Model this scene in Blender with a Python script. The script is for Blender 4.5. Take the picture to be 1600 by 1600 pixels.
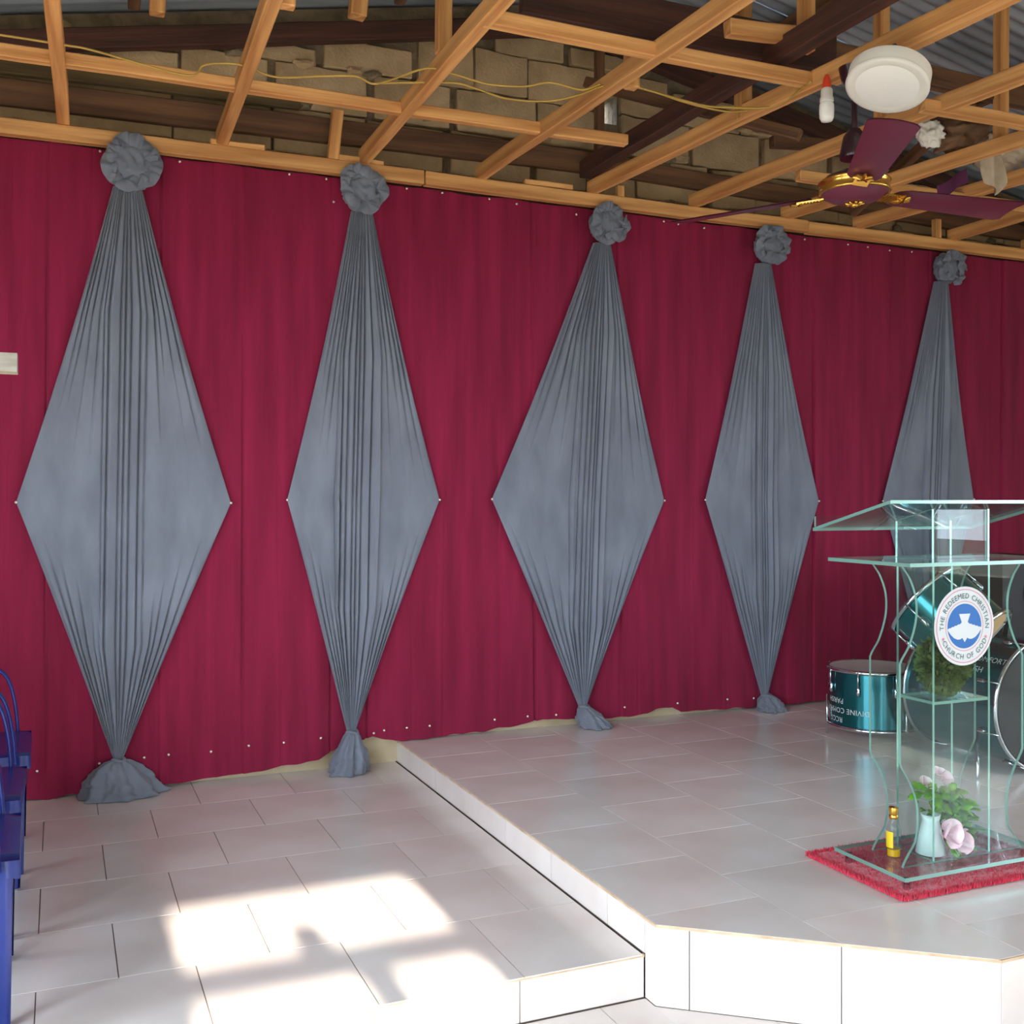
import bpy, bmesh, math, random
from mathutils import Vector, Matrix, noise

random.seed(7)
SC = bpy.context.scene
COL = SC.collection
for o in list(bpy.data.objects):
    bpy.data.objects.remove(o, do_unlink=True)

# ------------------------------------------------------------------ camera
CAM_H = 1.40
YAW = math.atan(708 / 1660)
cam_d = bpy.data.cameras.new('camera')
cam_d.sensor_fit = 'HORIZONTAL'
cam_d.sensor_width = 36.0
cam_d.lens = 36.0 * 1660 / 1600
cam_d.shift_y = -20 / 1600
cam_d.clip_start = 0.02
cam = bpy.data.objects.new('camera', cam_d)
cam.location = (0, 0, CAM_H)
cam.rotation_euler = (math.pi / 2, 0, -YAW)
COL.objects.link(cam)
SC.camera = cam

# ------------------------------------------------------------------ light
SKY_STRENGTH = 12.0
SUN_STRENGTH = 27.0
SUN_ELEV = math.radians(19.6)
SUN_AZ = 0.0            # travels along +Y
EXPOSURE = 0.12

SC.view_settings.view_transform = 'Standard'
SC.view_settings.look = 'None'
SC.view_settings.exposure = EXPOSURE
SC.view_settings.gamma = 1.0
SC.view_settings.use_curve_mapping = False

world = bpy.data.worlds.new('sky')
SC.world = world
world.use_nodes = True
wn = world.node_tree.nodes
wn.clear()
wl = world.node_tree.links
wo = wn.new('ShaderNodeOutputWorld')
wb = wn.new('ShaderNodeBackground')
wb.inputs['Color'].default_value = (0.76, 0.88, 1.0, 1)
wb.inputs['Strength'].default_value = SKY_STRENGTH
wl.new(wb.outputs[0], wo.inputs[0])

sun_d = bpy.data.lights.new('sun', 'SUN')
sun_d.energy = SUN_STRENGTH
sun_d.angle = math.radians(0.7)
sun_d.color = (1.0, 0.90, 0.76)
sun = bpy.data.objects.new('sun', sun_d)
sdir = Vector((math.sin(SUN_AZ) * math.cos(SUN_ELEV), math.cos(SUN_AZ) * math.cos(SUN_ELEV), -math.sin(SUN_ELEV)))
sun.rotation_euler = sdir.to_track_quat('-Z', 'Y').to_euler()
sun.location = (0.7, -8, 5)
COL.objects.link(sun)

# room extents
D = 4.95                     # curtain plane
XL, XR = -1.70, 6.60         # side walls (inner)
YB = -2.60                   # back wall (behind the camera)
ZS, ZP = 0.2265, 0.123       # stage, lower platform
ZC = 2.985                   # ceiling joist centre
RX, RZ, RK = 2.45, 3.99, 0.20  # ridge x, ridge z, slope
def roof_z(x): return RZ - RK * abs(x - RX)

# unseen openings: (u0,u1,z0,z1)
DOOR = (0.27, 1.12, 0.0, 2.37)
BACK_OPEN = [DOOR, (3.9, 4.4, 0.95, 1.62), (1.5, 2.3, 0.95, 1.5), (-1.35, -0.3, 0.9, 2.2)]  # low-headed opening is added to bounce sun onto the stage front
LEFT_OPEN = [(-2.2, -0.6, 0.8, 2.65), (-0.1, 1.9, 0.0, 2.65), (2.6, 3.5, 1.3, 2.65)]
RIGHT_OPEN = [(-1.8, -0.2, 0.8, 2.65), (0.3, 1.7, 0.8, 2.65)]

def portal(loc, rot, sx, sy):
    d = bpy.data.lights.new('window_portal', 'AREA')
    d.shape = 'RECTANGLE'; d.size = sx; d.size_y = sy
    d.cycles.is_portal = True
    o = bpy.data.objects.new('window_portal', d)
    o.location = loc; o.rotation_euler = rot
    COL.objects.link(o)
for u0, u1, z0, z1 in BACK_OPEN:
    portal(((u0 + u1) / 2, YB - 0.08, (z0 + z1) / 2), (math.pi / 2, 0, 0), u1 - u0, z1 - z0)
for u0, u1, z0, z1 in LEFT_OPEN:
    portal((XL - 0.08, (u0 + u1) / 2, (z0 + z1) / 2), (math.pi / 2, 0, -math.pi / 2), u1 - u0, z1 - z0)
for u0, u1, z0, z1 in RIGHT_OPEN:
    portal((XR + 0.08, (u0 + u1) / 2, (z0 + z1) / 2), (math.pi / 2, 0, math.pi / 2), u1 - u0, z1 - z0)

# ------------------------------------------------------------------ materials
MATS = {}
def srgb(r, g, b):
    f = lambda c: (c / 255 / 12.92) if c / 255 <= 0.04045 else ((c / 255 + 0.055) / 1.055) ** 2.4
    return (f(r), f(g), f(b), 1)

def mat(name, col, rough=0.6, metal=0.0, var=0.0, scale=(8, 8, 8), bump=0.0, bscale=40.0, spec=0.5, rnd=0.0, col2=None, detail=4.0, sheen=0.0, bstretch=None, coat=0.0):
    m = bpy.data.materials.new(name); m.use_nodes = True
    nt = m.node_tree; N = nt.nodes; L = nt.links
    b = N['Principled BSDF']
    b.inputs['Roughness'].default_value = rough
    b.inputs['Metallic'].default_value = metal
    b.inputs['Specular IOR Level'].default_value = spec
    if sheen: b.inputs['Sheen Weight'].default_value = sheen
    if coat: b.inputs['Coat Weight'].default_value = coat
    tc = N.new('ShaderNodeTexCoord')
    c2 = col2 if col2 else tuple([c * (1 - var) for c in col[:3]] + [1])
    mp = N.new('ShaderNodeMapping'); mp.inputs['Scale'].default_value = scale
    L.new(tc.outputs['Object'], mp.inputs['Vector'])
    nz = N.new('ShaderNodeTexNoise'); nz.inputs['Scale'].default_value = 1.0
    nz.inputs['Detail'].default_value = detail
    L.new(mp.outputs[0], nz.inputs['Vector'])
    rp = N.new('ShaderNodeValToRGB')
    rp.color_ramp.elements[0].position = 0.33; rp.color_ramp.elements[0].color = c2
    rp.color_ramp.elements[1].position = 0.67; rp.color_ramp.elements[1].color = col
    L.new(nz.outputs['Fac'], rp.inputs['Fac'])
    out = rp.outputs['Color']
    if rnd:
        oi = N.new('ShaderNodeObjectInfo')
        hs = N.new('ShaderNodeHueSaturation')
        mr = N.new('ShaderNodeMapRange')
        mr.inputs['To Min'].default_value = 1 - rnd; mr.inputs['To Max'].default_value = 1 + rnd
        L.new(oi.outputs['Random'], mr.inputs['Value'])
        L.new(mr.outputs[0], hs.inputs['Value'])
        L.new(out, hs.inputs['Color'])
        out = hs.outputs['Color']
    L.new(out, b.inputs['Base Color'])
    if bump:
        n2 = N.new('ShaderNodeTexNoise'); n2.inputs['Detail'].default_value = 5.0
        if bstretch:
            mp2 = N.new('ShaderNodeMapping'); mp2.inputs['Scale'].default_value = bstretch
            L.new(tc.outputs['Object'], mp2.inputs['Vector']); L.new(mp2.outputs[0], n2.inputs['Vector'])
            n2.inputs['Scale'].default_value = 1.0
        else:
            L.new(tc.outputs['Object'], n2.inputs['Vector'])
            n2.inputs['Scale'].default_value = bscale
        bp = N.new('ShaderNodeBump'); bp.inputs['Strength'].default_value = bump; bp.inputs['Distance'].default_value = 0.01
        L.new(n2.outputs['Fac'], bp.inputs['Height'])
        L.new(bp.outputs[0], b.inputs['Normal'])
    MATS[name] = m
    return m

M_wood = mat('fresh_timber', srgb(228, 172, 106), 0.65, var=0.0, col2=srgb(184, 122, 66), scale=(1.5, 30, 30), bump=0.25, bstretch=(4, 90, 90), rnd=0.13)
M_wood_mid = mat('aged_timber', srgb(128, 90, 60), 0.75, col2=srgb(88, 60, 40), scale=(1.5, 26, 26), bump=0.3, bstretch=(4, 80, 80), rnd=0.15)
M_wood_dark = mat('dark_timber', srgb(84, 50, 38), 0.8, col2=srgb(54, 32, 25), scale=(1.5, 26, 26), bump=0.3, bstretch=(4, 80, 80), rnd=0.15)
M_wood_olive = mat('mossy_timber', srgb(104, 84, 48), 0.8, col2=srgb(70, 55, 32), scale=(1.5, 20, 20), bump=0.3, bstretch=(4, 80, 80))
M_wood_grey = mat('weathered_timber', srgb(164, 160, 146), 0.8, col2=srgb(124, 118, 106), scale=(6, 40, 40), bump=0.3, bstretch=(8, 120, 120))
M_wood_yellow = mat('yellow_timber', srgb(216, 176, 96), 0.6, var=0.2, scale=(30, 30, 3))
M_block = mat('sandcrete_block', srgb(196, 170, 132), 0.95, col2=srgb(162, 138, 104), scale=(5, 5, 5), bump=0.6, bscale=60, rnd=0.12)
M_mortar = mat('mortar', srgb(150, 132, 106), 0.95, col2=srgb(104, 90, 70), scale=(9, 9, 9), bump=1.0, bscale=35)
M_plaster = mat('cream_plaster', srgb(206, 190, 160), 0.9, col2=srgb(178, 158, 124), scale=(3, 3, 3), bump=0.3, bscale=40)
M_curtain = mat('maroon_cloth', srgb(140, 28, 64), 0.85, col2=srgb(119, 21, 52), scale=(14, 14, 1.2), bump=0.05, bscale=700, spec=0.2, sheen=0.12)
M_grey = mat('slate_grey_cloth', srgb(124, 130, 142), 0.85, col2=srgb(108, 113, 125), scale=(9, 9, 3), bump=0.05, bscale=700, spec=0.2, sheen=0.2)
M_tile = mat('glossy_tile', srgb(232, 225, 220), 0.17, col2=srgb(222, 211, 205), scale=(3.0, 3.0, 3.0), spec=0.5, rnd=0.035, bump=0.012, bscale=5)
M_grout = mat('grout', srgb(140, 122, 108), 0.9, col2=srgb(116, 100, 88), scale=(12, 12, 12))
M_tile_edge = mat('tile_edge', srgb(214, 188, 158), 0.7, col2=srgb(186, 158, 126), scale=(20, 20, 20))
M_zinc = mat('zinc_sheet', srgb(176, 186, 194), 0.45, metal=0.3, col2=srgb(128, 138, 148), scale=(0.8, 6, 6), rnd=0.1)
M_blue = mat('blue_plastic', srgb(24, 46, 126), 0.26, col2=srgb(19, 38, 108), scale=(4, 4, 4), spec=0.5)
M_pin = mat('brass_pin', srgb(238, 226, 214), 0.25, metal=0.6, var=0.1)
M_fan = mat('maroon_enamel', srgb(104, 46, 62), 0.28, var=0.1, spec=0.5)
M_fandark = mat('dark_enamel', srgb(48, 22, 30), 0.25, var=0.1, spec=0.5)
M_gold = mat('gold_trim', srgb(232, 180, 84), 0.22, metal=0.95, var=0.2)
M_white = mat('white_plastic', srgb(236, 232, 220), 0.4, var=0.05)
M_diff = mat('lamp_diffuser', srgb(250, 248, 240), 0.35, var=0.03)
M_red = mat('red_plastic', srgb(230, 70, 40), 0.4, var=0.1)
M_cable = mat('yellow_cable', srgb(196, 160, 74), 0.5, var=0.2)
M_darkcable = mat('dark_clip', srgb(110, 84, 88), 0.5, var=0.2)
M_rug = mat('red_pile', srgb(214, 48, 76), 0.95, col2=srgb(186, 32, 58), scale=(60, 60, 60), sheen=0.4)
M_chrome = mat('chrome', srgb(210, 214, 218), 0.12, metal=1.0, var=0.05)
M_teal = mat('teal_drum_wrap', srgb(10, 112, 120), 0.2, metal=0.8, var=0.25, scale=(4, 4, 4), spec=0.6, coat=0.5)
M_skin = mat('drum_head', srgb(196, 186, 182), 0.5, var=0.06)
M_tan = mat('tan_drum_head', srgb(206, 168, 120), 0.55, var=0.12)
M_black = mat('black_vinyl', srgb(24, 24, 28), 0.55, var=0.2, bump=0.1, bscale=200)
M_print = mat('white_print', srgb(200, 204, 204), 0.6, var=0.03)
M_green_print = mat('green_print', srgb(8, 62, 56), 0.6, var=0.03)
M_blue_print = mat('blue_print', srgb(0, 92, 164), 0.5, var=0.05)
M_red_print = mat('red_print', srgb(206, 110, 130), 0.5, var=0.05)
M_leaf = mat('leaf_green', srgb(112, 168, 36), 0.5, col2=srgb(58, 110, 22), scale=(25, 25, 25), rnd=0.22)
M_petal = mat('pale_petal', srgb(244, 226, 230), 0.6, col2=srgb(226, 168, 188), scale=(18, 18, 18), rnd=0.06)
M_reflection = mat('white_reflection', srgb(232, 238, 240), 0.3, var=0.06)
M_bush = mat('dark_foliage', srgb(96, 112, 56), 0.8, col2=srgb(52, 68, 32), scale=(30, 30, 30))
M_oil = mat('yellow_oil', srgb(208, 158, 20), 0.15, var=0.1, spec=0.5)
M_label = mat('yellow_label', srgb(226, 196, 24), 0.5, var=0.1)
M_canvas = mat('cream_cloth', srgb(206, 192, 170), 0.9, col2=srgb(168, 150, 124), scale=(9, 9, 9))
M_brownc = mat('brown_cloth', srgb(132, 100, 72), 0.9, col2=srgb(98, 72, 52), scale=(9, 9, 9))
M_purple = mat('purple_cloth', srgb(110, 52, 92), 0.8, var=0.2)
M_ground = mat('sandy_ground', srgb(78, 74, 54), 0.95, var=0.2, scale=(1, 1, 1))
M_box = mat('tan_card', srgb(196, 168, 120), 0.8, var=0.15)

def glass_mats():
    m = bpy.data.materials.new('clear_glass'); m.use_nodes = True
    nt = m.node_tree; N = nt.nodes; L = nt.links; N.clear()
    o = N.new('ShaderNodeOutputMaterial'); mix = N.new('ShaderNodeMixShader')
    tr = N.new('ShaderNodeBsdfTransparent'); tr.inputs[0].default_value = (0.93, 0.975, 0.965, 1)
    gl = N.new('ShaderNodeBsdfGlossy'); gl.inputs['Roughness'].default_value = 0.0
    lw = N.new('ShaderNodeLayerWeight'); lw.inputs['Blend'].default_value = 0.5
    pw = N.new('ShaderNodeMath'); pw.operation = 'POWER'; pw.inputs[1].default_value = 5.0
    fr = N.new('ShaderNodeMath'); fr.operation = 'MULTIPLY_ADD'; fr.inputs[1].default_value = 0.97; fr.inputs[2].default_value = 0.026
    L.new(lw.outputs['Facing'], pw.inputs[0]); L.new(pw.outputs[0], fr.inputs[0])
    L.new(fr.outputs[0], mix.inputs[0]); L.new(tr.outputs[0], mix.inputs[1]); L.new(gl.outputs[0], mix.inputs[2])
    L.new(mix.outputs[0], o.inputs[0])
    e = bpy.data.materials.new('glass_edge'); e.use_nodes = True
    nt = e.node_tree; N = nt.nodes; L = nt.links; N.clear()
    o = N.new('ShaderNodeOutputMaterial'); mix = N.new('ShaderNodeMixShader'); mix.inputs[0].default_value = 0.35
    df = N.new('ShaderNodeBsdfTranslucent'); df.inputs[0].default_value = srgb(160, 210, 196)
    d2 = N.new('ShaderNodeBsdfDiffuse'); d2.inputs[0].default_value = srgb(128, 184, 170)
    gl = N.new('ShaderNodeBsdfGlossy'); gl.inputs['Roughness'].default_value = 0.25; gl.inputs[0].default_value = srgb(200, 236, 226)
    ad = N.new('ShaderNodeMixShader'); ad.inputs[0].default_value = 0.5
    L.new(df.outputs[0], ad.inputs[1]); L.new(d2.outputs[0], ad.inputs[2])
    L.new(ad.outputs[0], mix.inputs[1]); L.new(gl.outputs[0], mix.inputs[2]); L.new(mix.outputs[0], o.inputs[0])
    return m, e
M_glass, M_gedge = glass_mats()

# ------------------------------------------------------------------ mesh helpers
class MB:
    def __init__(s): s.v = []; s.f = []; s.mi = []
    def add(s, vs, fs, mi=0):
        n = len(s.v); s.v += [tuple(v) for v in vs]
        s.f += [tuple(i + n for i in f) for f in fs]; s.mi += [mi] * len(fs)
        return s
    def box(s, lo, hi, mi=0):
        x0, y0, z0 = lo; x1, y1, z1 = hi
        return s.add([(x0, y0, z0), (x1, y0, z0), (x1, y1, z0), (x0, y1, z0), (x0, y0, z1), (x1, y0, z1), (x1, y1, z1), (x0, y1, z1)],
                     [(0, 3, 2, 1), (4, 5, 6, 7), (0, 1, 5, 4), (1, 2, 6, 5), (2, 3, 7, 6), (3, 0, 4, 7)], mi)
    def prism(s, poly, z0, z1, mi=0, side=None, bev=0.0):
        """poly in xy, counter-clockwise"""
        n = len(poly)
        top = poly
        vs = [(x, y, z0) for x, y in poly]
        fs = [tuple(reversed(range(n)))]
        side = mi if side is None else side
        mis = [mi]
        if bev:
            cx = sum(p[0] for p in poly) / n; cy = sum(p[1] for p in poly) / n
            vs += [(x, y, z1 - bev) for x, y in poly]
            def inn(x, y):
                d = math.hypot(x - cx, y - cy) or 1
                k = 1 - bev * 1.4 / d
                return (cx + (x - cx) * k, cy + (y - cy) * k, z1)
            vs += [inn(x, y) for x, y in poly]
            for i in range(n):
                j = (i + 1) % n
                fs += [(i, j, n + j, n + i), (n + i, n + j, 2 * n + j, 2 * n + i)]; mis += [side, mi]
            fs.append(tuple(range(2 * n, 3 * n))); mis.append(mi)
        else:
            vs += [(x, y, z1) for x, y in poly]
            for i in range(n):
                j = (i + 1) % n
                fs.append((i, j, n + j, n + i)); mis.append(side)
            fs.append(tuple(range(n, 2 * n))); mis.append(mi)
        k = len(s.v); s.v += vs; s.f += [tuple(a + k for a in f) for f in fs]; s.mi += mis
        return s
    def grid(s, nu, nv, fn, mi=0, closeu=False):
        k = len(s.v)
        for j in range(nv + 1):
            for i in range(nu + (0 if closeu else 1)):
                s.v.append(tuple(fn(i / nu, j / nv)))
        w = nu if closeu else nu + 1
        for j in range(nv):
            for i in range(nu):
                a = k + j * w + i; b = k + j * w + (i + 1) % w
                s.f.append((a, b, b + w, a + w)); s.mi.append(mi)
        return s
    def lathe(s, prof, n=32, mi=0, M=None, caps=True):
        k = len(s.v); M = M or Matrix()
        for r, z in prof:
            for i in range(n):
                a = 2 * math.pi * i / n
                s.v.append(tuple(M @ Vector((r * math.cos(a), r * math.sin(a), z))))
        for j in range(len(prof) - 1):
            for i in range(n):
                a = k + j * n + i; b = k + j * n + (i + 1) % n
                s.f.append((a, b, b + n, a + n)); s.mi.append(mi)
        if caps:
            s.f.append(tuple(k + i for i in reversed(range(n)))); s.mi.append(mi)
            s.f.append(tuple(k + (len(prof) - 1) * n + i for i in range(n))); s.mi.append(mi)
        return s
    def tube(s, pts, r, n=8, mi=0):
        pts = [Vector(p) for p in pts]; k = len(s.v)
        rs = r if isinstance(r, (list, tuple)) else [r] * len(pts)
        up = Vector((0.13, 0.31, 0.94)).normalized()
        for i, p in enumerate(pts):
            t = (pts[min(i + 1, len(pts) - 1)] - pts[max(i - 1, 0)]).normalized()
            a = t.cross(up)
            if a.length < 1e-3: a = t.cross(Vector((1, 0, 0)))
            a.normalize(); b = t.cross(a)
            for q in range(n):
                an = 2 * math.pi * q / n
                s.v.append(tuple(p + (a * math.cos(an) + b * math.sin(an)) * rs[i]))
        for j in range(len(pts) - 1):
            for i in range(n):
                a = k + j * n + i; b = k + j * n + (i + 1) % n
                s.f.append((a, b, b + n, a + n)); s.mi.append(mi)
        s.f.append(tuple(k + i for i in reversed(range(n)))); s.mi.append(mi)
        s.f.append(tuple(k + (len(pts) - 1) * n + i for i in range(n))); s.mi.append(mi)
        return s
    def mesh(s, name, mats, smooth=False):
        me = bpy.data.meshes.new(name)
        me.from_pydata(s.v, [], s.f); 
        for m in (mats if isinstance(mats, (list, tuple)) else [mats]): me.materials.append(m)
        me.polygons.foreach_set('material_index', s.mi)
        bm = bmesh.new(); bm.from_mesh(me); bmesh.ops.recalc_face_normals(bm, faces=bm.faces); bm.to_mesh(me); bm.free()
        if smooth: me.polygons.foreach_set('use_smooth', [True] * len(me.polygons))
        me.update()
        return me

def link(name, me, parent=None, loc=(0, 0, 0), rot=(0, 0, 0), label=None, cat=None, group=None, kind=None):
    o = bpy.data.objects.new(name, me); COL.objects.link(o)
    o.location = loc; o.rotation_euler = rot
    if parent: o.parent = parent
    if label: o['label'] = label
    if cat: o['category'] = cat
    if group: o['group'] = group
    if kind: o['kind'] = kind
    return o

def empty(name, loc, label, cat, group=None, kind=None, rz=0):
    o = link(name, None, loc=loc, label=label, cat=cat, group=group, kind=kind)
    o.rotation_euler = (0, 0, rz); o.empty_display_size = 0.05
    return o

def part(name, mb, mats, parent, smooth=False, world=True, label=None, kind=None, autosm=None):
    """mb in world coordinates when world (parent unrotated, at depth one)"""
    if world and parent is not None:
        off = Vector(parent.location)
        if parent.parent: off = off + Vector(parent.parent.location)
        mb.v = [(v[0] - off.x, v[1] - off.y, v[2] - off.z) for v in mb.v]
    me = mb.mesh(name, mats, smooth)
    if autosm: me.set_sharp_from_angle(angle=math.radians(autosm))
    return link(name, me, parent, label=label, kind=kind)

def clip(poly, a, b, c):
    """keep a*x+b*y<=c"""
    out = []
    for i in range(len(poly)):
        p, q = poly[i], poly[(i + 1) % len(poly)]
        dp = a * p[0] + b * p[1] - c; dq = a * q[0] + b * q[1] - c
        if dp <= 0: out.append(p)
        if (dp < 0 < dq) or (dq < 0 < dp):
            t = dp / (dp - dq); out.append((p[0] + (q[0] - p[0]) * t, p[1] + (q[1] - p[1]) * t))
    return out
def area(p): return 0.5 * sum(p[i][0] * p[(i + 1) % len(p)][1] - p[(i + 1) % len(p)][0] * p[i][1] for i in range(len(p)))

def fbm(p, o=4): return noise.fractal(Vector(p), 1.0, 2.0, o)

# ------------------------------------------------------------------ structure: floors
TP = 0.397
TH = 0.008
def tile_obj(poly, z, parent, seen={}):
    if len(poly) < 3 or abs(area(poly)) < 0.0015: return
    cx = sum(p[0] for p in poly) / len(poly); cy = sum(p[1] for p in poly) / len(poly)
    key = tuple((round(p[0] - cx, 4), round(p[1] - cy, 4)) for p in poly)
    if key not in seen:
        seen[key] = MB().prism([(p[0] - cx, p[1] - cy) for p in poly], -0.0029, 0.0, side=0).mesh('tile', M_tile)
    o = link('tile', seen[key], parent, loc=(cx, cy, z))

def lay(parent, z, rows, halfplanes, gap=0.0016, bycol=False):
    for x0, x1, y0, y1 in rows:
        p = [(x0 + gap, y0 + gap), (x1 - gap, y0 + gap), (x1 - gap, y1 - gap), (x0 + gap, y1 - gap)]
        for h in halfplanes:
            if p: p = clip(p, *h)
        if p: tile_obj(p, z, parent)

# ground outside
g = MB().box((-30, -30, -0.40), (35, 30, -0.30))
link('ground_outside', g.mesh('ground_outside', M_ground), kind='structure')

YF = 2.60   # front edge of the lower platform
C1 = (1.515, 2.541); C2 = (2.208, 2.0)
floor = link('floor', MB().box((XL - 0.15, YB - 0.15, -0.25), (XR + 0.15, D + 0.3, -0.003)).mesh('floor', M_grout), kind='structure')
rows = []
k = 0
y = YF - 0.005
while y > YB:
    x = XL - (0.2 if k % 2 else 0.0) - 0.13
    while x < XR:
        rows.append((x, x + TP + 0.003, y - TP, y)); x += TP + 0.003
    y -= TP; k += 1
# main floor stops at the stage front and the platform
nrm = (-(C2[1] - C1[1]), C2[0] - C1[0])
lay_rows = []
for r in rows:
    if r[0] > C2[0] and r[2] > 1.999: continue
    lay_rows.append(r)
main_hp = [(-1, 0, -XL), (1, 0, XR), (0, -1, -YB)]
# rows crossing the stage front are cut by the chamfer
for r in lay_rows:
    hp = list(main_hp)
    if r[3] > 2.0 and r[1] > C1[0]:
        a, b = -nrm[0], -nrm[1]
        # below the chamfer line: keep side towards the camera
        s = 1 if (a * 0 + b * 0) <= a * C1[0] + b * C1[1] else -1
        la, lb, lc = (nrm[0], nrm[1], nrm[0] * C1[0] + nrm[1] * C1[1])
        if nrm[0] * 0 + nrm[1] * 0 > lc: la, lb, lc = -la, -lb, -lc
        if r[0] < C1[0] - 0.02:      # the piece left of the stage corner is not cut by the chamfer
            lay(floor, 0.0, [(r[0], C1[0], r[2], r[3])], main_hp)
            r = (C1[0] - 0.0032, r[1], r[2], r[3])
        hp.append((la, lb, lc))
        if r[0] > C2[0]: hp.append((0, 1, 2.0))
    lay(floor, 0.0, [r], hp)
rows = []
for r in lay_rows: pass

plat = link('floor_platform', MB().box((XL, YF + 0.008, -0.02), (C1[0] - 0.008, D + 0.12, ZP - 0.003)).mesh('floor_platform', M_grout), kind='structure')
for k in range(6):
    y0 = 2.623 + TP * (k - 0) if k else YF - 0.004
    y1 = 2.623 + TP * (k + 1)
    x = (0.345 if k % 2 == 0 else 0.147) - 0.4 * 6
    while x < C1[0]:
        lay(plat, ZP, [(x, x + 0.4, y0, min(y1, D + 0.12))], [(-1, 0, -XL), (1, 0, C1[0] - 0.009)])
        x += 0.4
# platform riser
x = 1.132 - 0.4 * 8
while x < C1[0]:
    x0, x1 = max(x, XL), min(x + 0.4, C1[0] - 0.002)
    if x1 - x0 > 0.01:
        mb = MB().box((x0 + 0.002, YF, 0.002), (x1 - 0.002, YF + 0.008, ZP - 0.009))
        o = link('riser_tile', mb.mesh('riser_tile', M_tile), plat)
    x += 0.4
link('tile_edging', MB().box((XL, YF - 0.001, ZP - 0.0085), (C1[0] - 0.002, YF + 0.006, ZP - 0.001)).mesh('tile_edging', M_tile_edge), plat)

# stage
SP = [(C1[0], D + 0.12), C1, C2, (XR, 1.99), (XR, D + 0.12)]
def inset(poly, d):
    # shrink a ccw polygon
    n = len(poly); out = []
    for i in range(n):
        p0, p1, p2 = Vector(poly[i - 1]), Vector(poly[i]), Vector(poly[(i + 1) % n])
        e1 = (p1 - p0).normalized(); e2 = (p2 - p1).normalized()
        n1 = Vector((-e1.y, e1.x)); n2 = Vector((-e2.y, e2.x))
        b = (n1 + n2).normalized()
        out.append(tuple(p1 + b * (d / max(0.2, b.dot(n1)))))
    return out
stage = link('floor_stage', MB().prism(inset(SP, 0.008), -0.02, ZS - 0.003).mesh('floor_stage', M_grout), kind='structure')
shp = []
for i in range(5):
    p, q = SP[i], SP[(i + 1) % 5]
    a, b = q[1] - p[1], -(q[0] - p[0])
    l = math.hypot(a, b); shp.append((a / l, b / l, (a * p[0] + b * p[1]) / l))
ci = 0
x = C1[0]
while x < XR:
    w = 0.388 if ci == 0 else TP
    y = 2.601 if ci % 2 == 0 else 2.40
    y -= TP * 3
    while y < D + 0.12:
        lay(stage, ZS, [(x, x + w, y, y + TP)], shp)
        y += TP
    x += w; ci += 1
# stage risers: left side, chamfer, front
def riser(p, q, z0, z1, parent, nout):
    p = Vector(p); q = Vector(q); t = (q - p).normalized(); n = Vector(nout)
    a = p + t * 0.0015; b = q - t * 0.0015
    th = n * 0.008
    poly = [a, b, b - th, a - th]
    if area([tuple(v) for v in poly]) < 0: poly.reverse()
    mb = MB().prism([tuple(v) for v in poly], z0, z1)
    link('riser_tile', mb.mesh('riser_tile', M_tile), parent)
ys = [2.541, 2.822, 3.219, 3.612, 3.998, 4.40, 4.798, D + 0.11]
riser((1.515, 2.541), (1.515, YF - 0.001), 0.002, ZS - 0.009, stage, (-1, 0))
for i in range(len(ys) - 1):
    riser((1.515, max(ys[i], YF)), (1.515, ys[i + 1]), ZP + 0.001, ZS - 0.009, stage, (-1, 0))
cd = (Vector(C2) - Vector(C1)); cl = cd.length; cdn = cd / cl; cn = (cdn.y, -cdn.x)
if cn[1] > 0: cn = (-cn[0], -cn[1])
for a, b in ((0.0, 0.092), (0.092, 0.49), (0.49, cl)):
    riser(Vector(C1) + cdn * a, Vector(C1) + cdn * b, 0.002, ZS - 0.009, stage, cn)
x = C2[0]
while x < XR - 0.1:
    x1 = min(x + 0.4, XR)
    f = lambda xx: 2.0 - 0.01 * (xx - C2[0]) / (XR - C2[0])
    riser((x, f(x)), (x1, f(x1)), 0.002, ZS - 0.009, stage, (0, -1)); x = x1
pts = [(C1[0], D), C1, C2, (XR, 1.99)]
e = MB()
for i in range(3):
    p, q = Vector(pts[i]), Vector(pts[i + 1]); t = (q - p).normalized(); n = Vector((t.y, -t.x))
    if i == 0: n = Vector((-1, 0))
    n = -n if (n.x > 0.1 or n.y > 0.1) else n
    poly = [tuple(p + n * 0.001), tuple(q + n * 0.001), tuple(q - n * 0.006), tuple(p - n * 0.006)]
    if area(poly) < 0: poly.reverse()
    e.prism(poly, ZS - 0.0085, ZS - 0.001)
link('tile_edging', e.mesh('tile_edging', M_tile_edge), stage)

# ------------------------------------------------------------------ structure: walls
def wall_with_openings(name, axis, pos, thick, u0, u1, z1, opens, m):
    mb = MB()
    us = sorted(set([u0, u1] + [o[0] for o in opens] + [o[1] for o in opens]))
    for a, b in zip(us[:-1], us[1:]):
        cuts = sorted([(o[2], o[3]) for o in opens if o[0] <= a + 1e-6 and o[1] >= b - 1e-6])
        z = -0.3
        segs = []
        for c0, c1 in cuts:
            if c0 > z: segs.append((z, c0))
            z = c1
        segs.append((z, z1))
        for s0, s1 in segs:
            if axis == 'x': mb.box((pos, a, s0), (pos + thick, b, s1))
            else: mb.box((a, pos, s0), (b, pos + thick, s1))
    return link(name, mb.mesh(name, m), kind='structure')
wall_with_openings('wall_left', 'x', XL - 0.2, 0.2, YB - 0.2, D + 0.33, roof_z(XL) + 0.045, LEFT_OPEN, M_plaster)
wall_with_openings('wall_right', 'x', XR, 0.2, YB - 0.2, D + 0.33, roof_z(XR) + 0.045, RIGHT_OPEN, M_plaster)
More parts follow.
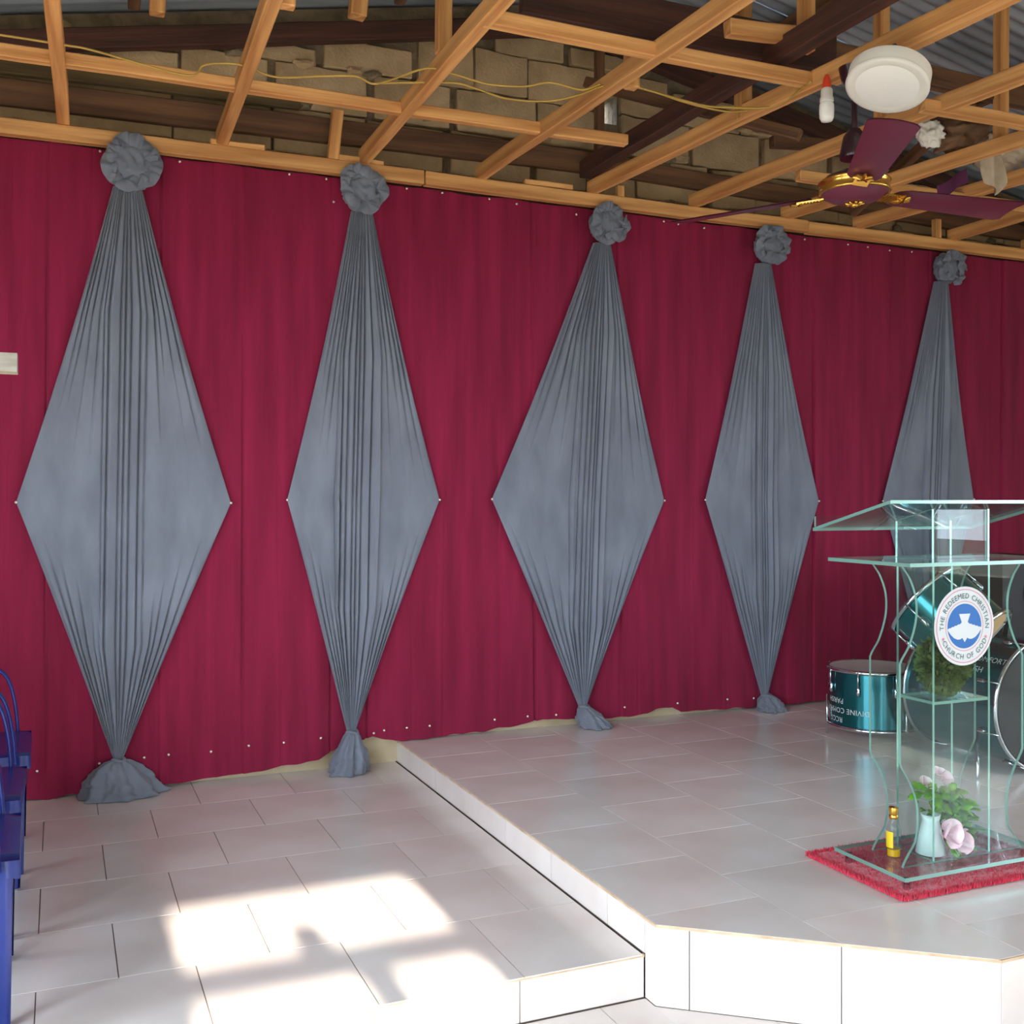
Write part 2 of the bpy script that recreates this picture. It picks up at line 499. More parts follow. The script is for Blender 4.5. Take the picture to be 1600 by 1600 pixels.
wall_with_openings('wall_front', 'y', YB - 0.2, 0.2, XL, XR, 3.15, BACK_OPEN, M_plaster)
gb = MB()
poly = [(XL, 3.15), (XR, 3.15), (XR, roof_z(XR) + 0.045), (RX, RZ + 0.045), (XL, roof_z(XL) + 0.045)]
gb.add([(x, YB - 0.2, z) for x, z in poly] + [(x, YB, z) for x, z in poly], [(0, 1, 2, 3, 4), (9, 8, 7, 6, 5)] + [(i, (i + 1) % 5, 5 + (i + 1) % 5, 5 + i) for i in range(5)])
link('wall_front_gable', gb.mesh('wall_front_gable', M_plaster), kind='structure')
# door frame behind the camera; transom and bars added to shade the sun patch
df = MB()
df.box((DOOR[0], YB - 0.16, 0), (DOOR[0] + 0.045, YB - 0.06, DOOR[3])); df.box((DOOR[1] - 0.045, YB - 0.16, 0), (DOOR[1], YB - 0.06, DOOR[3]))
df.box((DOOR[0] + 0.045, YB - 0.16, DOOR[3] - 0.045), (DOOR[1] - 0.045, YB - 0.06, DOOR[3])); df.box((DOOR[0] + 0.045, YB - 0.14, 2.08), (DOOR[1] - 0.045, YB - 0.08, 2.15))
df.box((0.62, YB - 0.14, 2.15), (0.72, YB - 0.08, 2.22)); df.box((0.74, YB - 0.14, 1.8), (0.84, YB - 0.08, 2.08))
link('trim_1', df.mesh('trim_1', M_wood_dark), kind='structure')

# back wall: plaster up to the ledger, block masonry above it
WB = D + 0.13               # masonry face
HOLE = (2.72, 2.80, 3.44, 3.60)
bw = MB()
bw.box((XL, WB + 0.03, -0.3), (XR, WB + 0.2, 2.9))
wall_back = link('wall_back', bw.mesh('wall_back', M_plaster), kind='structure')
low = link('plaster_skirting', MB().box((XL, D + 0.035, ZP), (XR, WB + 0.03, 0.42)).mesh('plaster_skirting', M_plaster), wall_back)
mo = MB()
xs = [XL, HOLE[0], HOLE[1], RX, XR]; xs.sort()
def quadcol(x0, x1, za, zb0, zb1):
    y0, y1 = WB + 0.028, WB + 0.19
    mo.add([(x0, y0, za), (x1, y0, za), (x1, y1, za), (x0, y1, za), (x0, y0, zb0), (x1, y0, zb1), (x1, y1, zb1), (x0, y1, zb0)],
           [(0, 3, 2, 1), (4, 5, 6, 7), (0, 1, 5, 4), (1, 2, 6, 5), (2, 3, 7, 6), (3, 0, 4, 7)])
for a, b in zip(xs[:-1], xs[1:]):
    ra, rb = roof_z(a) + 0.045, roof_z(b) + 0.045
    if abs(a - HOLE[0]) < 1e-6:
        quadcol(a, b, 2.9, HOLE[2], HOLE[2]); quadcol(a, b, HOLE[3], ra, rb)
    else:
        quadcol(a, b, 2.9, ra, rb)
link('mortar_bed', mo.mesh('mortar_bed', M_mortar), wall_back)
# blocks
variants = {}
def block_mesh(w, h, seed):
    bm = bmesh.new()
    bmesh.ops.create_cube(bm, size=1.0)
    for v in bm.verts: v.co = Vector((v.co.x * w, v.co.y * 0.13, v.co.z * h))
    bmesh.ops.subdivide_edges(bm, edges=[e for e in bm.edges if abs(e.verts[0].co.x - e.verts[1].co.x) > 0.05], cuts=4, use_grid_fill=True)
    bmesh.ops.bevel(bm, geom=[e for e in bm.edges if e.calc_face_angle(0) > 1.0], offset=0.005, segments=1, affect='EDGES')
    for v in bm.verts:
        n = noise.noise_vector(v.co * 9 + Vector((seed * 7.3, seed * 1.7, 0)))
        v.co += Vector((n.x * 0.008, n.y * 0.005, n.z * 0.009))
    me = bpy.data.meshes.new('block'); bm.to_mesh(me); bm.free(); me.materials.append(M_block)
    return me
BM = {}
rb = random.Random(3)
z = 2.945; ci = 0
hs = [0.10, 0.22, 0.225, 0.22, 0.225, 0.22]
for h in hs:
    x = -0.9 + (0.0 if ci % 2 else -0.22)
    while x < 6.2:
        w = rb.choice([0.45, 0.45, 0.45, 0.40, 0.30]) if ci else rb.choice([0.3, 0.22, 0.36])
        x1 = x + w
        cx = (x + x1) / 2; cz = z + h / 2
        top = min(roof_z(x), roof_z(x1)) - 0.08
        hh = h - 0.011
        if z + h > top: hh = top - z - 0.02; cz = z + hh / 2
        hit = (x < HOLE[1] + 0.02 and x1 > HOLE[0] - 0.02 and z < HOLE[3] and z + h > HOLE[2])
        if hit:  # stop or start the block beside the hole
            if x < HOLE[0] - 0.12: x1n = HOLE[0] - 0.005; segs = [(x, x1n)] + ([(HOLE[1] + 0.005, x1)] if x1 - HOLE[1] > 0.12 else [])
            else: segs = [(HOLE[1] + 0.005, x1)] if x1 - HOLE[1] > 0.08 else []
        else: segs = [(x, x1)]
        for a, b in segs:
            if hh < 0.05: continue
            ww = round(b - a - 0.008, 3); key = (ww, round(hh, 2), rb.randrange(3))
            if key not in BM: BM[key] = block_mesh(ww, key[1], len(BM))
            o = link('block', BM[key], wall_back, loc=((a + b) / 2, WB + 0.055 + rb.uniform(-0.012, 0.012), cz), rot=(rb.uniform(-.02, .02), rb.uniform(-0.012, 0.012), rb.uniform(-.02, .02)))
        x = x1 + rb.choice([0, 0, 0.004, 0.03])
    z += h; ci += 1
# broken rubble and mortar lumps between the ledger and the plank
def rock(seed, r):
    bm = bmesh.new(); bmesh.ops.create_icosphere(bm, subdivisions=2, radius=1)
    for v in bm.verts:
        n = 1 + 0.45 * noise.noise(v.co * 1.4 + Vector((seed * 3.1, 0, seed)))
        v.co = Vector((v.co.x * r * 1.8 * n, v.co.y * r * 0.7 * n, v.co.z * r * 0.8 * n))
    me = bpy.data.meshes.new('mortar_lump'); bm.to_mesh(me); bm.free(); me.materials.append(M_mortar if seed % 3 else M_block)
    return me
RK_ = [rock(i, 0.03) for i in range(6)]
for i in range(70):
    x = rb.uniform(-0.5, 6.0); zz = rb.choice([2.985, 3.0, 3.04, 3.28, 3.5]) + rb.uniform(-0.02, 0.025)
    if HOLE[0] - .15 < x < HOLE[1] + .15 and zz > 3.3: continue
    link('mortar_lump', RK_[i % 6], wall_back, loc=(x, WB - 0.005 + rb.uniform(-0.008, 0.01), zz), rot=(rb.uniform(0, 6), rb.uniform(-.3, .3), rb.uniform(-.4, .4)))

# ------------------------------------------------------------------ structure: roof sheets
roof = empty('roof', (0, 0, 0), None, None, kind='structure')
del roof
def sheet_mesh(x0, x1, w):
    mb = MB(); nr = int(round(w / 0.076)); nu = nr * 6
    def fn(u, v):
        xx = x0 + (x1 - x0) * v; yy = u * (w + 0.03)
        return (xx, yy, roof_z(xx) + 0.055 + 0.009 * math.sin(2 * math.pi * yy / 0.076) + 0.004 * u)
    mb.grid(nu, 2, fn)
    return mb.mesh('roof_sheet', M_zinc, True)
ra = MB()
ra.add([(RX - 0.2, YB - 0.6, RZ + 0.04), (RX, YB - 0.6, RZ + 0.085), (RX + 0.2, YB - 0.6, RZ + 0.04), (RX - 0.2, D + 0.6, RZ + 0.04), (RX, D + 0.6, RZ + 0.085), (RX + 0.2, D + 0.6, RZ + 0.04)], [(0, 1, 4, 3), (1, 2, 5, 4)])
roof = link('roof', ra.mesh('ridge_cap', M_zinc), kind='structure')
for xa, xb in ((XL - 0.5, RX), (RX, XR + 0.5)):
    me = sheet_mesh(xa, xb, 0.836)
    y = YB - 0.5
    while y < D - 0.5:
        link('roof_sheet', me, roof, loc=(0, y, rb.uniform(-0.003, 0.003))); y += 0.836

# ------------------------------------------------------------------ structure: roof timbers
FR = link('roof_frame', MB().box((XL, D + 0.02, 2.90), (XR, D + 0.10, 2.945)).mesh('wall_plate', M_wood_dark), kind='structure')
def beam(name, p0, p1, w, h, m, roll=0.0, jit=0.003, nails=False):
    p0 = Vector(p0); p1 = Vector(p1); d = p1 - p0; L = d.length
    n = max(2, int(L / 0.35)); mb = MB()
    r = random.Random(hash((round(p0.x, 3), round(p0.y, 3), round(p1.z, 3))) & 0xffff)
    for i in range(n + 1):
        x = L * i / n; oy, oz = r.uniform(-jit, jit), r.uniform(-jit, jit)
        b = 0.004
        for sy, sz in ((-1, -1), (1, -1), (1, 1), (-1, 1)):
            mb.v.append((x, sy * w / 2 + oy + r.uniform(-jit, jit) * .4, sz * h / 2 + oz + r.uniform(-jit, jit) * .4))
    for i in range(n):
        for q in range(4):
            a = i * 4 + q; b2 = i * 4 + (q + 1) % 4
            mb.f.append((a, b2, b2 + 4, a + 4)); mb.mi.append(0)
    mb.f += [(3, 2, 1, 0), tuple(n * 4 + q for q in range(4))]; mb.mi += [0, 0]
    me = mb.mesh(name, m)
    bm = bmesh.new(); bm.from_mesh(me)
    bmesh.ops.bevel(bm, geom=[e for e in bm.edges if e.calc_face_angle(0) > 0.9], offset=0.004, segments=1, affect='EDGES')
    bm.to_mesh(me); bm.free()
    o = link(name, me, FR)
    X = d.normalized(); up = Vector((0, 0, 1)) if abs(X.z) < 0.95 else Vector((0, 1, 0))
    Yv = up.cross(X).normalized(); Zv = X.cross(Yv)
    R = Matrix((X, Yv, Zv)).transposed().to_4x4() @ Matrix.Rotation(roll, 4, 'X')
    o.matrix_world = Matrix.Translation(p0) @ R
    return o
# ledger on the wall, in three lengths, with a thin strip on top
beam('ledger', (XL + .02, 4.895, 2.951), (1.62, 4.895, 2.951), 0.05, 0.066, M_wood)
beam('ledger', (1.625, 4.895, 2.951), (3.9, 4.893, 2.945), 0.05, 0.066, M_wood)
beam('ledger', (3.905, 4.895, 2.943), (XR - .02, 4.895, 2.938), 0.05, 0.066, M_wood)
for x0, x1 in ((0.62, 0.86), (1.2, 1.42), (2.15, 2.42)):
    beam('cleat', (x0, 4.892, 2.997), (x1, 4.892, 2.995), 0.04, 0.026, M_wood)
# ceiling joists
JO = [((0.02, 4.905, 3.017), (-0.11, 1.0, 3.01)), ((0.675, 4.905, 3.017), (0.56, 1.0, 3.0)), ((1.325, 4.905, 3.017), (1.28, 1.0, 3.0)),
      ((1.915, 4.905, 3.012), (2.06, 1.0, 2.99)), ((2.535, 4.905, 3.012), (2.83, 1.0, 2.99)), ((3.15, 4.905, 3.012), (3.52, 1.0, 2.99)),
      ((3.755, 4.905, 3.005), (4.32, 1.0, 3.02)), ((4.26, 4.905, 3.0), (4.9, 1.0, 3.04)), ((4.99, 4.905, 3.0), (5.05, 1.0, 3.04)),
      ((-0.65, 4.905, 3.017), (-0.8, 1.0, 3.01)), ((5.6, 4.905, 3.0), (5.7, 1.0, 3.0))]
def jat(i, y):
    a, b = Vector(JO[i][0]), Vector(JO[i][1]); t = (a.y - y) / (a.y - b.y); return a + (b - a) * t
for a, b in JO:
    beam('joist', a, b, 0.05, 0.068, M_wood)
# splice beside the fifth joist
a = jat(4, 3.25); b = jat(4, 2.35)
beam('splice', (a.x + 0.055, a.y, a.z + .01), (b.x + 0.055, b.y, b.z + .01), 0.05, 0.07, M_wood)
# noggins parallel to the wall
def nog(x0, x1, y0, z0, y1=None, z1=None, m=M_wood, w=0.045, h=0.055):
    return beam('noggin', (x0, y0, z0), (x1, y1 if y1 else y0, z1 if z1 else z0), w, h, m)
nog(-1.2, 2.35, 4.25, 3.014, 4.20, 3.012, h=0.048)
nog(1.30, 2.66, 3.29, 3.004, 3.29, 3.0, h=0.052)
nog(3.2, 5.2, 3.29, 2.99, 3.27, 2.99, h=0.05)
nog(3.3, 5.4, 4.2, 2.975)
nog(2.27, 2.62, 3.30, 3.14, None, 3.17, w=0.05, h=0.06)
nog(3.37, 3.81, 4.5, 3.24, None, 3.27, m=M_wood_mid, w=0.05, h=0.06)
# purlin-level timbers
beam('purlin', (2.5, 3.64, 3.31), (5.6, 3.68, 3.27), 0.055, 0.09, M_wood_mid)
beam('plank', (1.5, 3.44, 3.19), (2.85, 3.40, 3.17), 0.035, 0.15, M_wood_dark)
beam('cross_beam', (2.50, 4.90, 3.10), (2.60, 0.8, 3.12), 0.07, 0.085, M_wood_dark)
# rafters following the roof slope along the gable and in front of it
for yy, m in ((4.98, M_wood_dark), (2.2, M_wood_mid), (0.4, M_wood_mid)):
    dz = -0.02 if yy < 4 else -0.125
    beam('rafter', (XL + .02, yy, roof_z(XL) + dz), (RX - 0.01, yy, roof_z(RX) + dz), 0.06, 0.09, m)
    beam('rafter', (RX + 0.01, yy, roof_z(RX) + dz), (XR - .02, yy, roof_z(XR) + dz), 0.06, 0.09, m)
for xx in (-1.0, 0.3, 1.5, 3.4, 4.6, 5.8):
    beam('purlin', (xx, 4.9, roof_z(xx) - 0.0), (xx, -2.4, roof_z(xx) - 0.0), 0.05, 0.06, M_wood_mid)
# planks fixed along the masonry
beam('wall_plank', (XL + .02, 5.035, 3.115), (2.60, 5.035, 3.19), 0.04, 0.115, M_wood_mid)
beam('wall_plank', (2.62, 5.035, 3.185), (5.9, 5.035, 3.12), 0.04, 0.10, M_wood_mid)
beam('wall_plank', (XL + .02, 5.03, 3.225), (1.05, 5.03, 3.285), 0.035, 0.075, M_wood_olive)
# uprights
def post(x, y, z0, z1, w=0.05, m=M_wood, dx=0.0):
    return beam('post', (x, y, z0), (x + dx, y, z1), w, w * 0.9, m)
post(0.36, 4.42, 3.32, roof_z(.36) - .01, 0.06)
post(1.165, 4.40, 3.44, roof_z(1.16) - .01, 0.07, dx=0.02)
p = jat(1, 3.45); post(p.x + 0.05, 3.45, 2.99, roof_z(.6) - .01)
p = jat(2, 3.72); post(p.x, 3.72, 3.05, roof_z(1.32) - .01, 0.055)
p = jat(3, 3.56); post(p.x + .05, 3.56, 2.97, roof_z(1.97) - .01, 0.052)
p = jat(4, 3.70); post(p.x, 3.70, 2.98, roof_z(2.6) - .01, 0.06)
p = jat(5, 3.62); post(p.x + .02, 3.62, 3.03, roof_z(3.25) - .01, 0.055)
p = jat(6, 3.62); post(p.x + .05, 3.62, 3.0, roof_z(4.0) - .01, 0.055)
post(2.63, 3.30, 3.11, roof_z(2.63) - .01, 0.055)
post(2.62, 4.97, 3.02, 3.85, 0.045, M_wood_mid)
post(1.178, 4.90, 2.965, 3.22, 0.052, dx=0.025)
post(2.70, 4.89, 2.94, 3.04, 0.04)
post(4.88, 4.90, 2.95, 3.09, 0.045)
# diagonal braces
beam('brace', (3.0, 3.8, 3.0), (2.35, 4.6, 3.42), 0.045, 0.05, M_wood_mid)
beam('brace', (4.2, 4.85, 3.05), (3.9, 3.7, 3.25), 0.045, 0.05, M_wood_mid)

# ------------------------------------------------------------------ maroon curtain
curtain = empty('backdrop_curtain', (2.4, D, 1.5), 'maroon cloth backdrop pinned along the whole wall under the timber ledger', 'curtain')
rc = random.Random(11)
seams = []
x = -1.6
while x < 6.5:
    seams.append((x, rc.uniform(0.35, 1.0), rc.uniform(-0.012, 0.012), rc.uniform(0.2, 1.0))); x += rc.choice([0.14, 0.18, 0.22, 0.27, 0.3])
HEM = [(-1.65, .128), (-0.08, .128), (.17, .130), (.44, .134), (.85, .155), (1.12, .18), (1.22, .225), (1.38, .262), (1.5, .232), (1.77, .232), (2.1, .25), (2.28, .275), (2.6, .245), (2.89, .252), (2.95, .275), (3.05, .28), (3.1, .246), (3.6, .236), (4.2, .235), (6.55, .235)]
def lerp_tab(t, x):
    for (a, va), (b, vb) in zip(t[:-1], t[1:]):
        if x <= b: return va + (vb - va) * max(0, min(1, (x - a) / (b - a)))
    return t[-1][1]
def curtain_y(x, z):
    # nearest seam to the left gives a hard edged fold, plus soft ripples towards the hem
    d = 0.0; lo = (2.92 - z) / 2.8
    for sx, am, lean, fade in seams:
        xx = x - sx - lean * lo * 3
        if -0.03 < xx < 0.35:
            f = 0.013 * am * (0.75 + 0.35 * math.sin(fade * 9 + lo * (2 + 3 * fade)))
            d += f / (1 + math.exp(-xx / 0.0020)) * math.exp(-max(0, xx) / 0.09)
            g = am * am * (0.55 + 0.45 * math.sin(fade * 17 + lo * (3 + 4 * fade)))
            d -= 0.016 * max(0, g) * math.exp(-((xx + 0.004) / 0.0045) ** 2)
    low = max(0, lo - 0.55) / 0.45
    d += 0.012 * noise.noise(Vector((x * 5.3, z * 0.35, 1.0))) * (0.5 + low) + 0.010 * low * noise.noise(Vector((x * 13, z * 0.9, 4.0)))
    flare = max(0, (0.30 - z)) / 0.18
    d += 0.02 * max(0, flare) * (0.6 + noise.noise(Vector((x * 9, 2.0, 0))))
    return min(D + 0.02, D - 0.004 - d)
NX, NZ = 2500, 40
mb = MB()
def cfn(u, v):
    x = -1.65 + 8.2 * u
    hem = lerp_tab(HEM, x) + 0.008 * noise.noise(Vector((x * 12, 0, 0)))
    top = 2.925 - 0.006 * x * 0.5 + 0.006 * noise.noise(Vector((x * 4, 7, 0))) - 0.006 * abs(math.sin(x * 9))
    z = hem + (top - hem) * v
    return (x, curtain_y(x, z), z)
mb.grid(NX, NZ, cfn)
part('cloth', mb, M_curtain, curtain, smooth=True)
pinm = MB().lathe([(0.0001, -0.009), (0.0055, -0.008), (0.0065, -0.004), (0.004, 0.0), (0.001, 0.012)], 8, M=Matrix.Rotation(-math.pi / 2, 4, 'X')).mesh('pin', M_pin, True)
PB = [(-0.085, 0.248), (0.161, 0.257), (0.345, 0.264), (0.448, 0.266), (0.63, 0.263), (0.795, 0.277), (0.956, 0.275), (1.13, 0.28), (1.385, 0.281), (1.435, 0.291), (1.55, 0.293), (1.665, 0.293), (2.013, 0.293), (2.189, 0.298), (2.351, 0.292), (2.753, 0.3), (3.077, 0.297), (3.399, 0.294), (3.574, 0.287),
      (0.164, 2.908), (0.495, 2.905), (0.982, 2.906), (1.157, 2.906), (1.55, 2.906), (1.734, 2.906), (1.982, 2.903), (2.132, 2.895), (2.469, 2.877), (2.993, 2.894), (3.085, 2.889), (3.249, 2.885), (3.927, 2.887), (4.236, 2.886), (4.383, 2.885), (4.552, 2.882), (4.72, 2.889), (1.19, 2.8)]
for x, z in PB:
    yy = curtain_y(x, z) - 0.004
    link('pin', pinm, curtain, loc=(x - 2.4, yy - D, z - 1.5))

# ------------------------------------------------------------------ diamond drapes
def make_drape(idx, ros, rr, neck, L, R, tie, tail, label, floorz):
    ex, ez = tie
    root = empty('diamond_drape', (tie[0], D - 0.06, floorz), label, 'drape', 'grey diamond drapes on the backdrop')
    rd = random.Random(40 + idx)
    def cells(side0, lo, hi):
        bs = [0.0]
        q = rd.uniform(0.035, 0.06)
        while q < side0: bs.append(q); q += rd.uniform(0.06, 0.12)
        while q < 0.93: bs.append(q); q += rd.uniform(lo, hi)
        bs.append(1.0); return bs
    up = {sg: cells(0.19, 0.11, 0.20) for sg in (-1, 1)}
    lw = up
    rnd_ = {(sg, k_, i): (rd.uniform(0.55, 1.2), rd.uniform(0.5, 1.0), rd.random()) for sg in (-1, 1) for k_ in (0, 1) for i in range(30)}
    cx = (L[0] + R[0]) / 2
    zmid = (L[1] + R[1]) / 2
    nw = 0.052 if idx else 0.06
    tw = 0.020
    def fn_factory(upper):
        def fn(u, v):
            s = u * 2 - 1
            # v=0 at the pins, 1 at the gather
            if upper: ax, az, gw = neck[0], neck[1], nw
            else: ax, az, gw = ex, ez, tw
            # edges run almost straight from the pin to the gather
            def edge(P, sg):
                px = P[0] + (ax + sg * gw - P[0]) * v
                sag = 0.012 * math.sin(math.pi * v) * sg * (1 if upper else 0.4)
                return px - sag
            xl, xr = edge(L, -1), edge(R, 1)
            mid = 0.5 * (xl + xr)
            # centre line runs straight from neck to tie
            cxx = neck[0] + (ex - neck[0]) * ((neck[1] - (zmid + (az - zmid) * v)) / (neck[1] - ez))
            hw = (xr - xl) / 2
            x = mid + s * hw + (cxx - mid) * (1 - s * s) * 0.8
            z0 = L[1] + (R[1] - L[1]) * u
            z = z0 + (az - z0) * v + 0.0
            d = 0.0
            sg = -1 if s < 0 else 1
            kk = min(1.0, hw / 0.20); xo = abs(x - cxx); pc = xo / (0.42 * kk)
            s20 = min(0.6, 0.2 * 0.42 * kk / max(hw, 1e-4))
            sa = pc if pc < 0.2 else 0.2 + 0.8 * max(0.0, (abs(s) - s20)) / (1 - s20)
            sg = -1 if x < cxx else 1
            tab = up[sg]; sa = min(0.9999, sa)
            ci_ = 0
            while ci_ < len(tab) - 2 and sa >= tab[ci_ + 1]: ci_ += 1
            c0, c1 = tab[ci_], tab[ci_ + 1]; f_ = (sa - c0) / (c1 - c0)
            am_, fade, ph_ = rnd_[(sg, 0 if upper else 1, ci_)]
            if c0 < 0.19: e = 0.8 + 0.2 * v; am_ = max(am_, 0.8); ph_ = rnd_[(sg, 0, ci_)][2]
            else:
                fl_ = fade if upper else min(1.0, 0.45 + 0.5 * sa)
                e = min(1.0, max(0.0, (v - (1 - fl_)) / fl_) * 1.7)
            # flat ribbon rising outwards, then a sharp drop tucked under its neighbour
            if ph_ < 0.6: prof = min(1.0, f_ / 0.75) ** 0.8 if f_ < 0.9 else (1 - f_) / 0.1
            else: prof = math.sin(math.pi * f_) ** 0.7
            cw = (c1 - c0) * (hw if c0 > 0.19 else 0.42 * kk)
            tp_ = (1.0 if v < 0.93 else 1 - (v - 0.93) * 4)
            d += am_ * e * prof * min(0.032, 0.5 * cw + 0.003) * tp_
            edge_ = min(f_, 1 - f_) * cw
            d -= 0.016 * e * am_ * tp_ * min(1, cw / 0.02) * math.exp(-(edge_ / 0.0035) ** 2)
            d += 0.006 * noise.noise(Vector((x * 7, z * 1.1, idx * 3.0)))
            body = (1 - s * s) ** 0.5 if abs(s) < 1 else 0
            depth = 0.018 + 0.03 * body * (0.35 + 0.65 * v) + d * (0.3 + 0.7 * min(1, (1 - abs(s)) / 0.06))
            return (x, D - 0.012 - depth, z)
        return fn
    NU, NV = 320, 60
    mb = MB()
    mb.grid(NU, NV, fn_factory(True)); mb.grid(NU, NV, fn_factory(False))
    part('cloth', mb, M_grey, root, smooth=True)
    # rosette: bunched ball plus curled ruffles
    mb = MB(); C = Vector((ros[0], D - 0.055, ros[1]))
    def blob(u, v):
        a = 2 * math.pi * u; ph = math.pi * v
        n = Vector((math.sin(ph) * math.cos(a), math.sin(ph) * math.sin(a), math.cos(ph)))
        q = n * 2.1 + Vector((idx * 5.1, 0, 0))
        rdg = 1 - abs(noise.noise(q)) * 2.2; rdg2 = 1 - abs(noise.noise(q * 2.3)) * 2
        k = rr * (0.78 + 0.17 * rdg + 0.09 * rdg2)
        return C + Vector((n.x * k, n.y * k * 0.6, n.z * k * 0.98))
    mb.grid(64, 40, blob, closeu=True)
    nr = 10
    for q in range(nr):
        a0 = 2 * math.pi * q / nr + rd.uniform(-.2, .2); rad = rr * rd.uniform(0.35, 0.72)
        ctr = C + Vector((math.cos(a0) * rad, -0.035 - 0.02 * rd.random(), math.sin(a0) * rad))
        size = rr * rd.uniform(0.48, 0.72); ph0 = rd.uniform(0, 6); tilt = rd.uniform(0.5, 1.1)
        out = Vector((math.cos(a0), 0, math.sin(a0))); tan = Vector((-math.sin(a0), 0, math.cos(a0)))
        def petal(u, v):
            t = (u - 0.5) * 2.6; r = size * (0.15 + v)
            c = out * (math.cos(t) * r * 0.8) + tan * (math.sin(t) * r * 0.9)
            ruf = 0.18 * size * v * math.sin(t * 4.5 + ph0) + 0.1 * size * v * math.sin(t * 9 + ph0 * 2)
            return ctr + c + Vector((0, -1, 0)) * (tilt * size * (v - v * v * 0.9) + ruf)
        mb.grid(20, 8, petal)
    part('rosette', mb, M_grey, root, smooth=True)
    # tie band
    mb = MB()
    mb.tube([(ex + 0.024 * math.cos(t), D - 0.055 + 0.026 * math.sin(t), ez + 0.004 * math.sin(2 * t)) for t in [i * 2 * math.pi / 20 for i in range(21)]], 0.008, 8)
    part('tie', mb, M_grey, root, smooth=True)
    # gathered tail under the tie, spreading on the floor
    x0, x1, zb, puff, drop = tail
    mb = MB()
    def tf(u, v):
        a = math.pi * 2 * u
        cxx = ex + ((x0 + x1) / 2 - ex) * v
        w = 0.022 + ((x1 - x0) / 2 - 0.022) * (v ** puff)
        dp = 0.024 + 0.075 * v ** 0.6 * min(1.0, (x1 - x0) / 0.25)
        k = 1 + (0.16 * math.sin(a * 7 + idx) + 0.10 * math.sin(a * 12 + 2 * idx)) * (1 - 0.55 * v) + 0.30 * noise.noise(Vector((math.cos(a) * 1.7, math.sin(a) * 1.7, v * 2.2 + idx * 3))) + 0.16 * (0.5 - abs(noise.noise(Vector((math.cos(a) * 4, math.sin(a) * 4, v * 5 + idx)))) * 2)
        if v > 0.86:
            q = (v - 0.86) / 0.14; k *= (1 - 0.5 * q * q)
        z = ez + (zb - ez) * min(1, v / 0.9) ** 0.95 + (0.006 * noise.noise(Vector((u * 9, v * 4, idx))) if v < 0.85 else 0)
        y = D - 0.055 - 0.045 * v + math.sin(a) * dp * k
        y = min(y, D - 0.012)
        return (cxx + math.cos(a) * w * k, y, max(z, zb))
    mb.grid(96, 36, tf, closeu=True)
    part('tail', mb, M_grey, root, smooth=True)
    for P in (L, R):
        link('pin', pinm, root, loc=(P[0] - ex, D - 0.030 - (D - 0.06), P[1] - floorz))
    return root
make_drape(0, (0.289, 2.853), 0.115, (0.276, 2.757), (-0.165, 1.387), (0.716, 1.383), (0.237, 0.272), (0.075, 0.425, ZP + 0.003, 0.55, 1), 'widest grey cloth diamond nearest the blue chairs, its tail bunched like a sack', ZP)
make_drape(1, (1.317, 2.853), 0.102, (1.323, 2.763), (0.97, 1.397), (1.713, 1.397), (1.27, 0.305), (1.13, 1.33, ZP + 0.003, 0.75, 1), 'grey cloth diamond whose tail hangs to the lower floor just left of the stage step', ZP)
make_drape(2, (2.619, 2.827), 0.098, (2.608, 2.733), (1.989, 1.40), (2.986, 1.393), (2.492, 0.33), (2.455, 2.64, ZS + 0.003, 0.7, 1), 'middle grey cloth diamond of the five, its short tail touching the stage', ZS)
make_drape(3, (3.65, 2.81), 0.098, (3.624, 2.714), (3.244, 1.397), (4.014, 1.389), (3.632, 0.305), (3.55, 3.74, ZS + 0.003, 0.6, 1), 'narrow grey cloth diamond hanging between the middle one and the glass pulpit', ZS)
make_drape(4, (4.954, 2.80), 0.098, (4.929, 2.719), (4.482, 1.389), (5.20, 1.40), (4.86, 0.30), (4.78, 4.96, ZS + 0.003, 0.6, 1), 'rightmost grey cloth diamond, seen through and above the glass pulpit', ZS)

# ------------------------------------------------------------------ rug and pulpit
PX = 2.595
rug = empty('rug', (PX, 2.6, ZS), 'red shaggy rug lying under the glass pulpit', 'rug')
RU = (2.262, 2.93, 2.398, 2.83)
mb = MB()
def rugf(u, v):
    x = RU[0] + (RU[1] - RU[0]) * u; y = RU[2] + (RU[3] - RU[2]) * v
    e = min(u, 1 - u, v, 1 - v)
    z = ZS + 0.002 + 0.010 * min(1, e / 0.03) + 0.002 * noise.noise(Vector((x * 60, y * 60, 0)))
    return (x + 0.006 * noise.noise(Vector((0, y * 18, 3))), y + 0.006 * noise.noise(Vector((x * 18, 0, 5))), z)
mb.grid(70, 50, rugf)
part('mat', mb, M_rug, rug, smooth=True)
mb = MB(); rt = random.Random(5)
for i in range(9000):
    x = rt.uniform(RU[0], RU[1]); y = rt.uniform(RU[2], RU[3])
    if rt.random() < 0.35:
        if rt.random() < 0.5: x = rt.choice([RU[0], RU[1]]) + rt.uniform(-.007, .007)
        else: y = rt.choice([RU[2], RU[3]]) + rt.uniform(-.007, .007)
    a = rt.uniform(0, 6.28); r = 0.0035
    lx, ly = rt.uniform(-.006, .006), rt.uniform(-.006, .006)
    zt = ZS + rt.uniform(0.014, 0.021)
    mb.add([(x + r * math.cos(a), y + r * math.sin(a), ZS + 0.003), (x + r * math.cos(a + 2.1), y + r * math.sin(a + 2.1), ZS + 0.003), (x + r * math.cos(a + 4.2), y + r * math.sin(a + 4.2), ZS + 0.003), (x + lx, y + ly, zt)], [(0, 1, 3), (1, 2, 3), (2, 0, 3)])
part('pile', mb, M_rug, rug, kind='stuff')

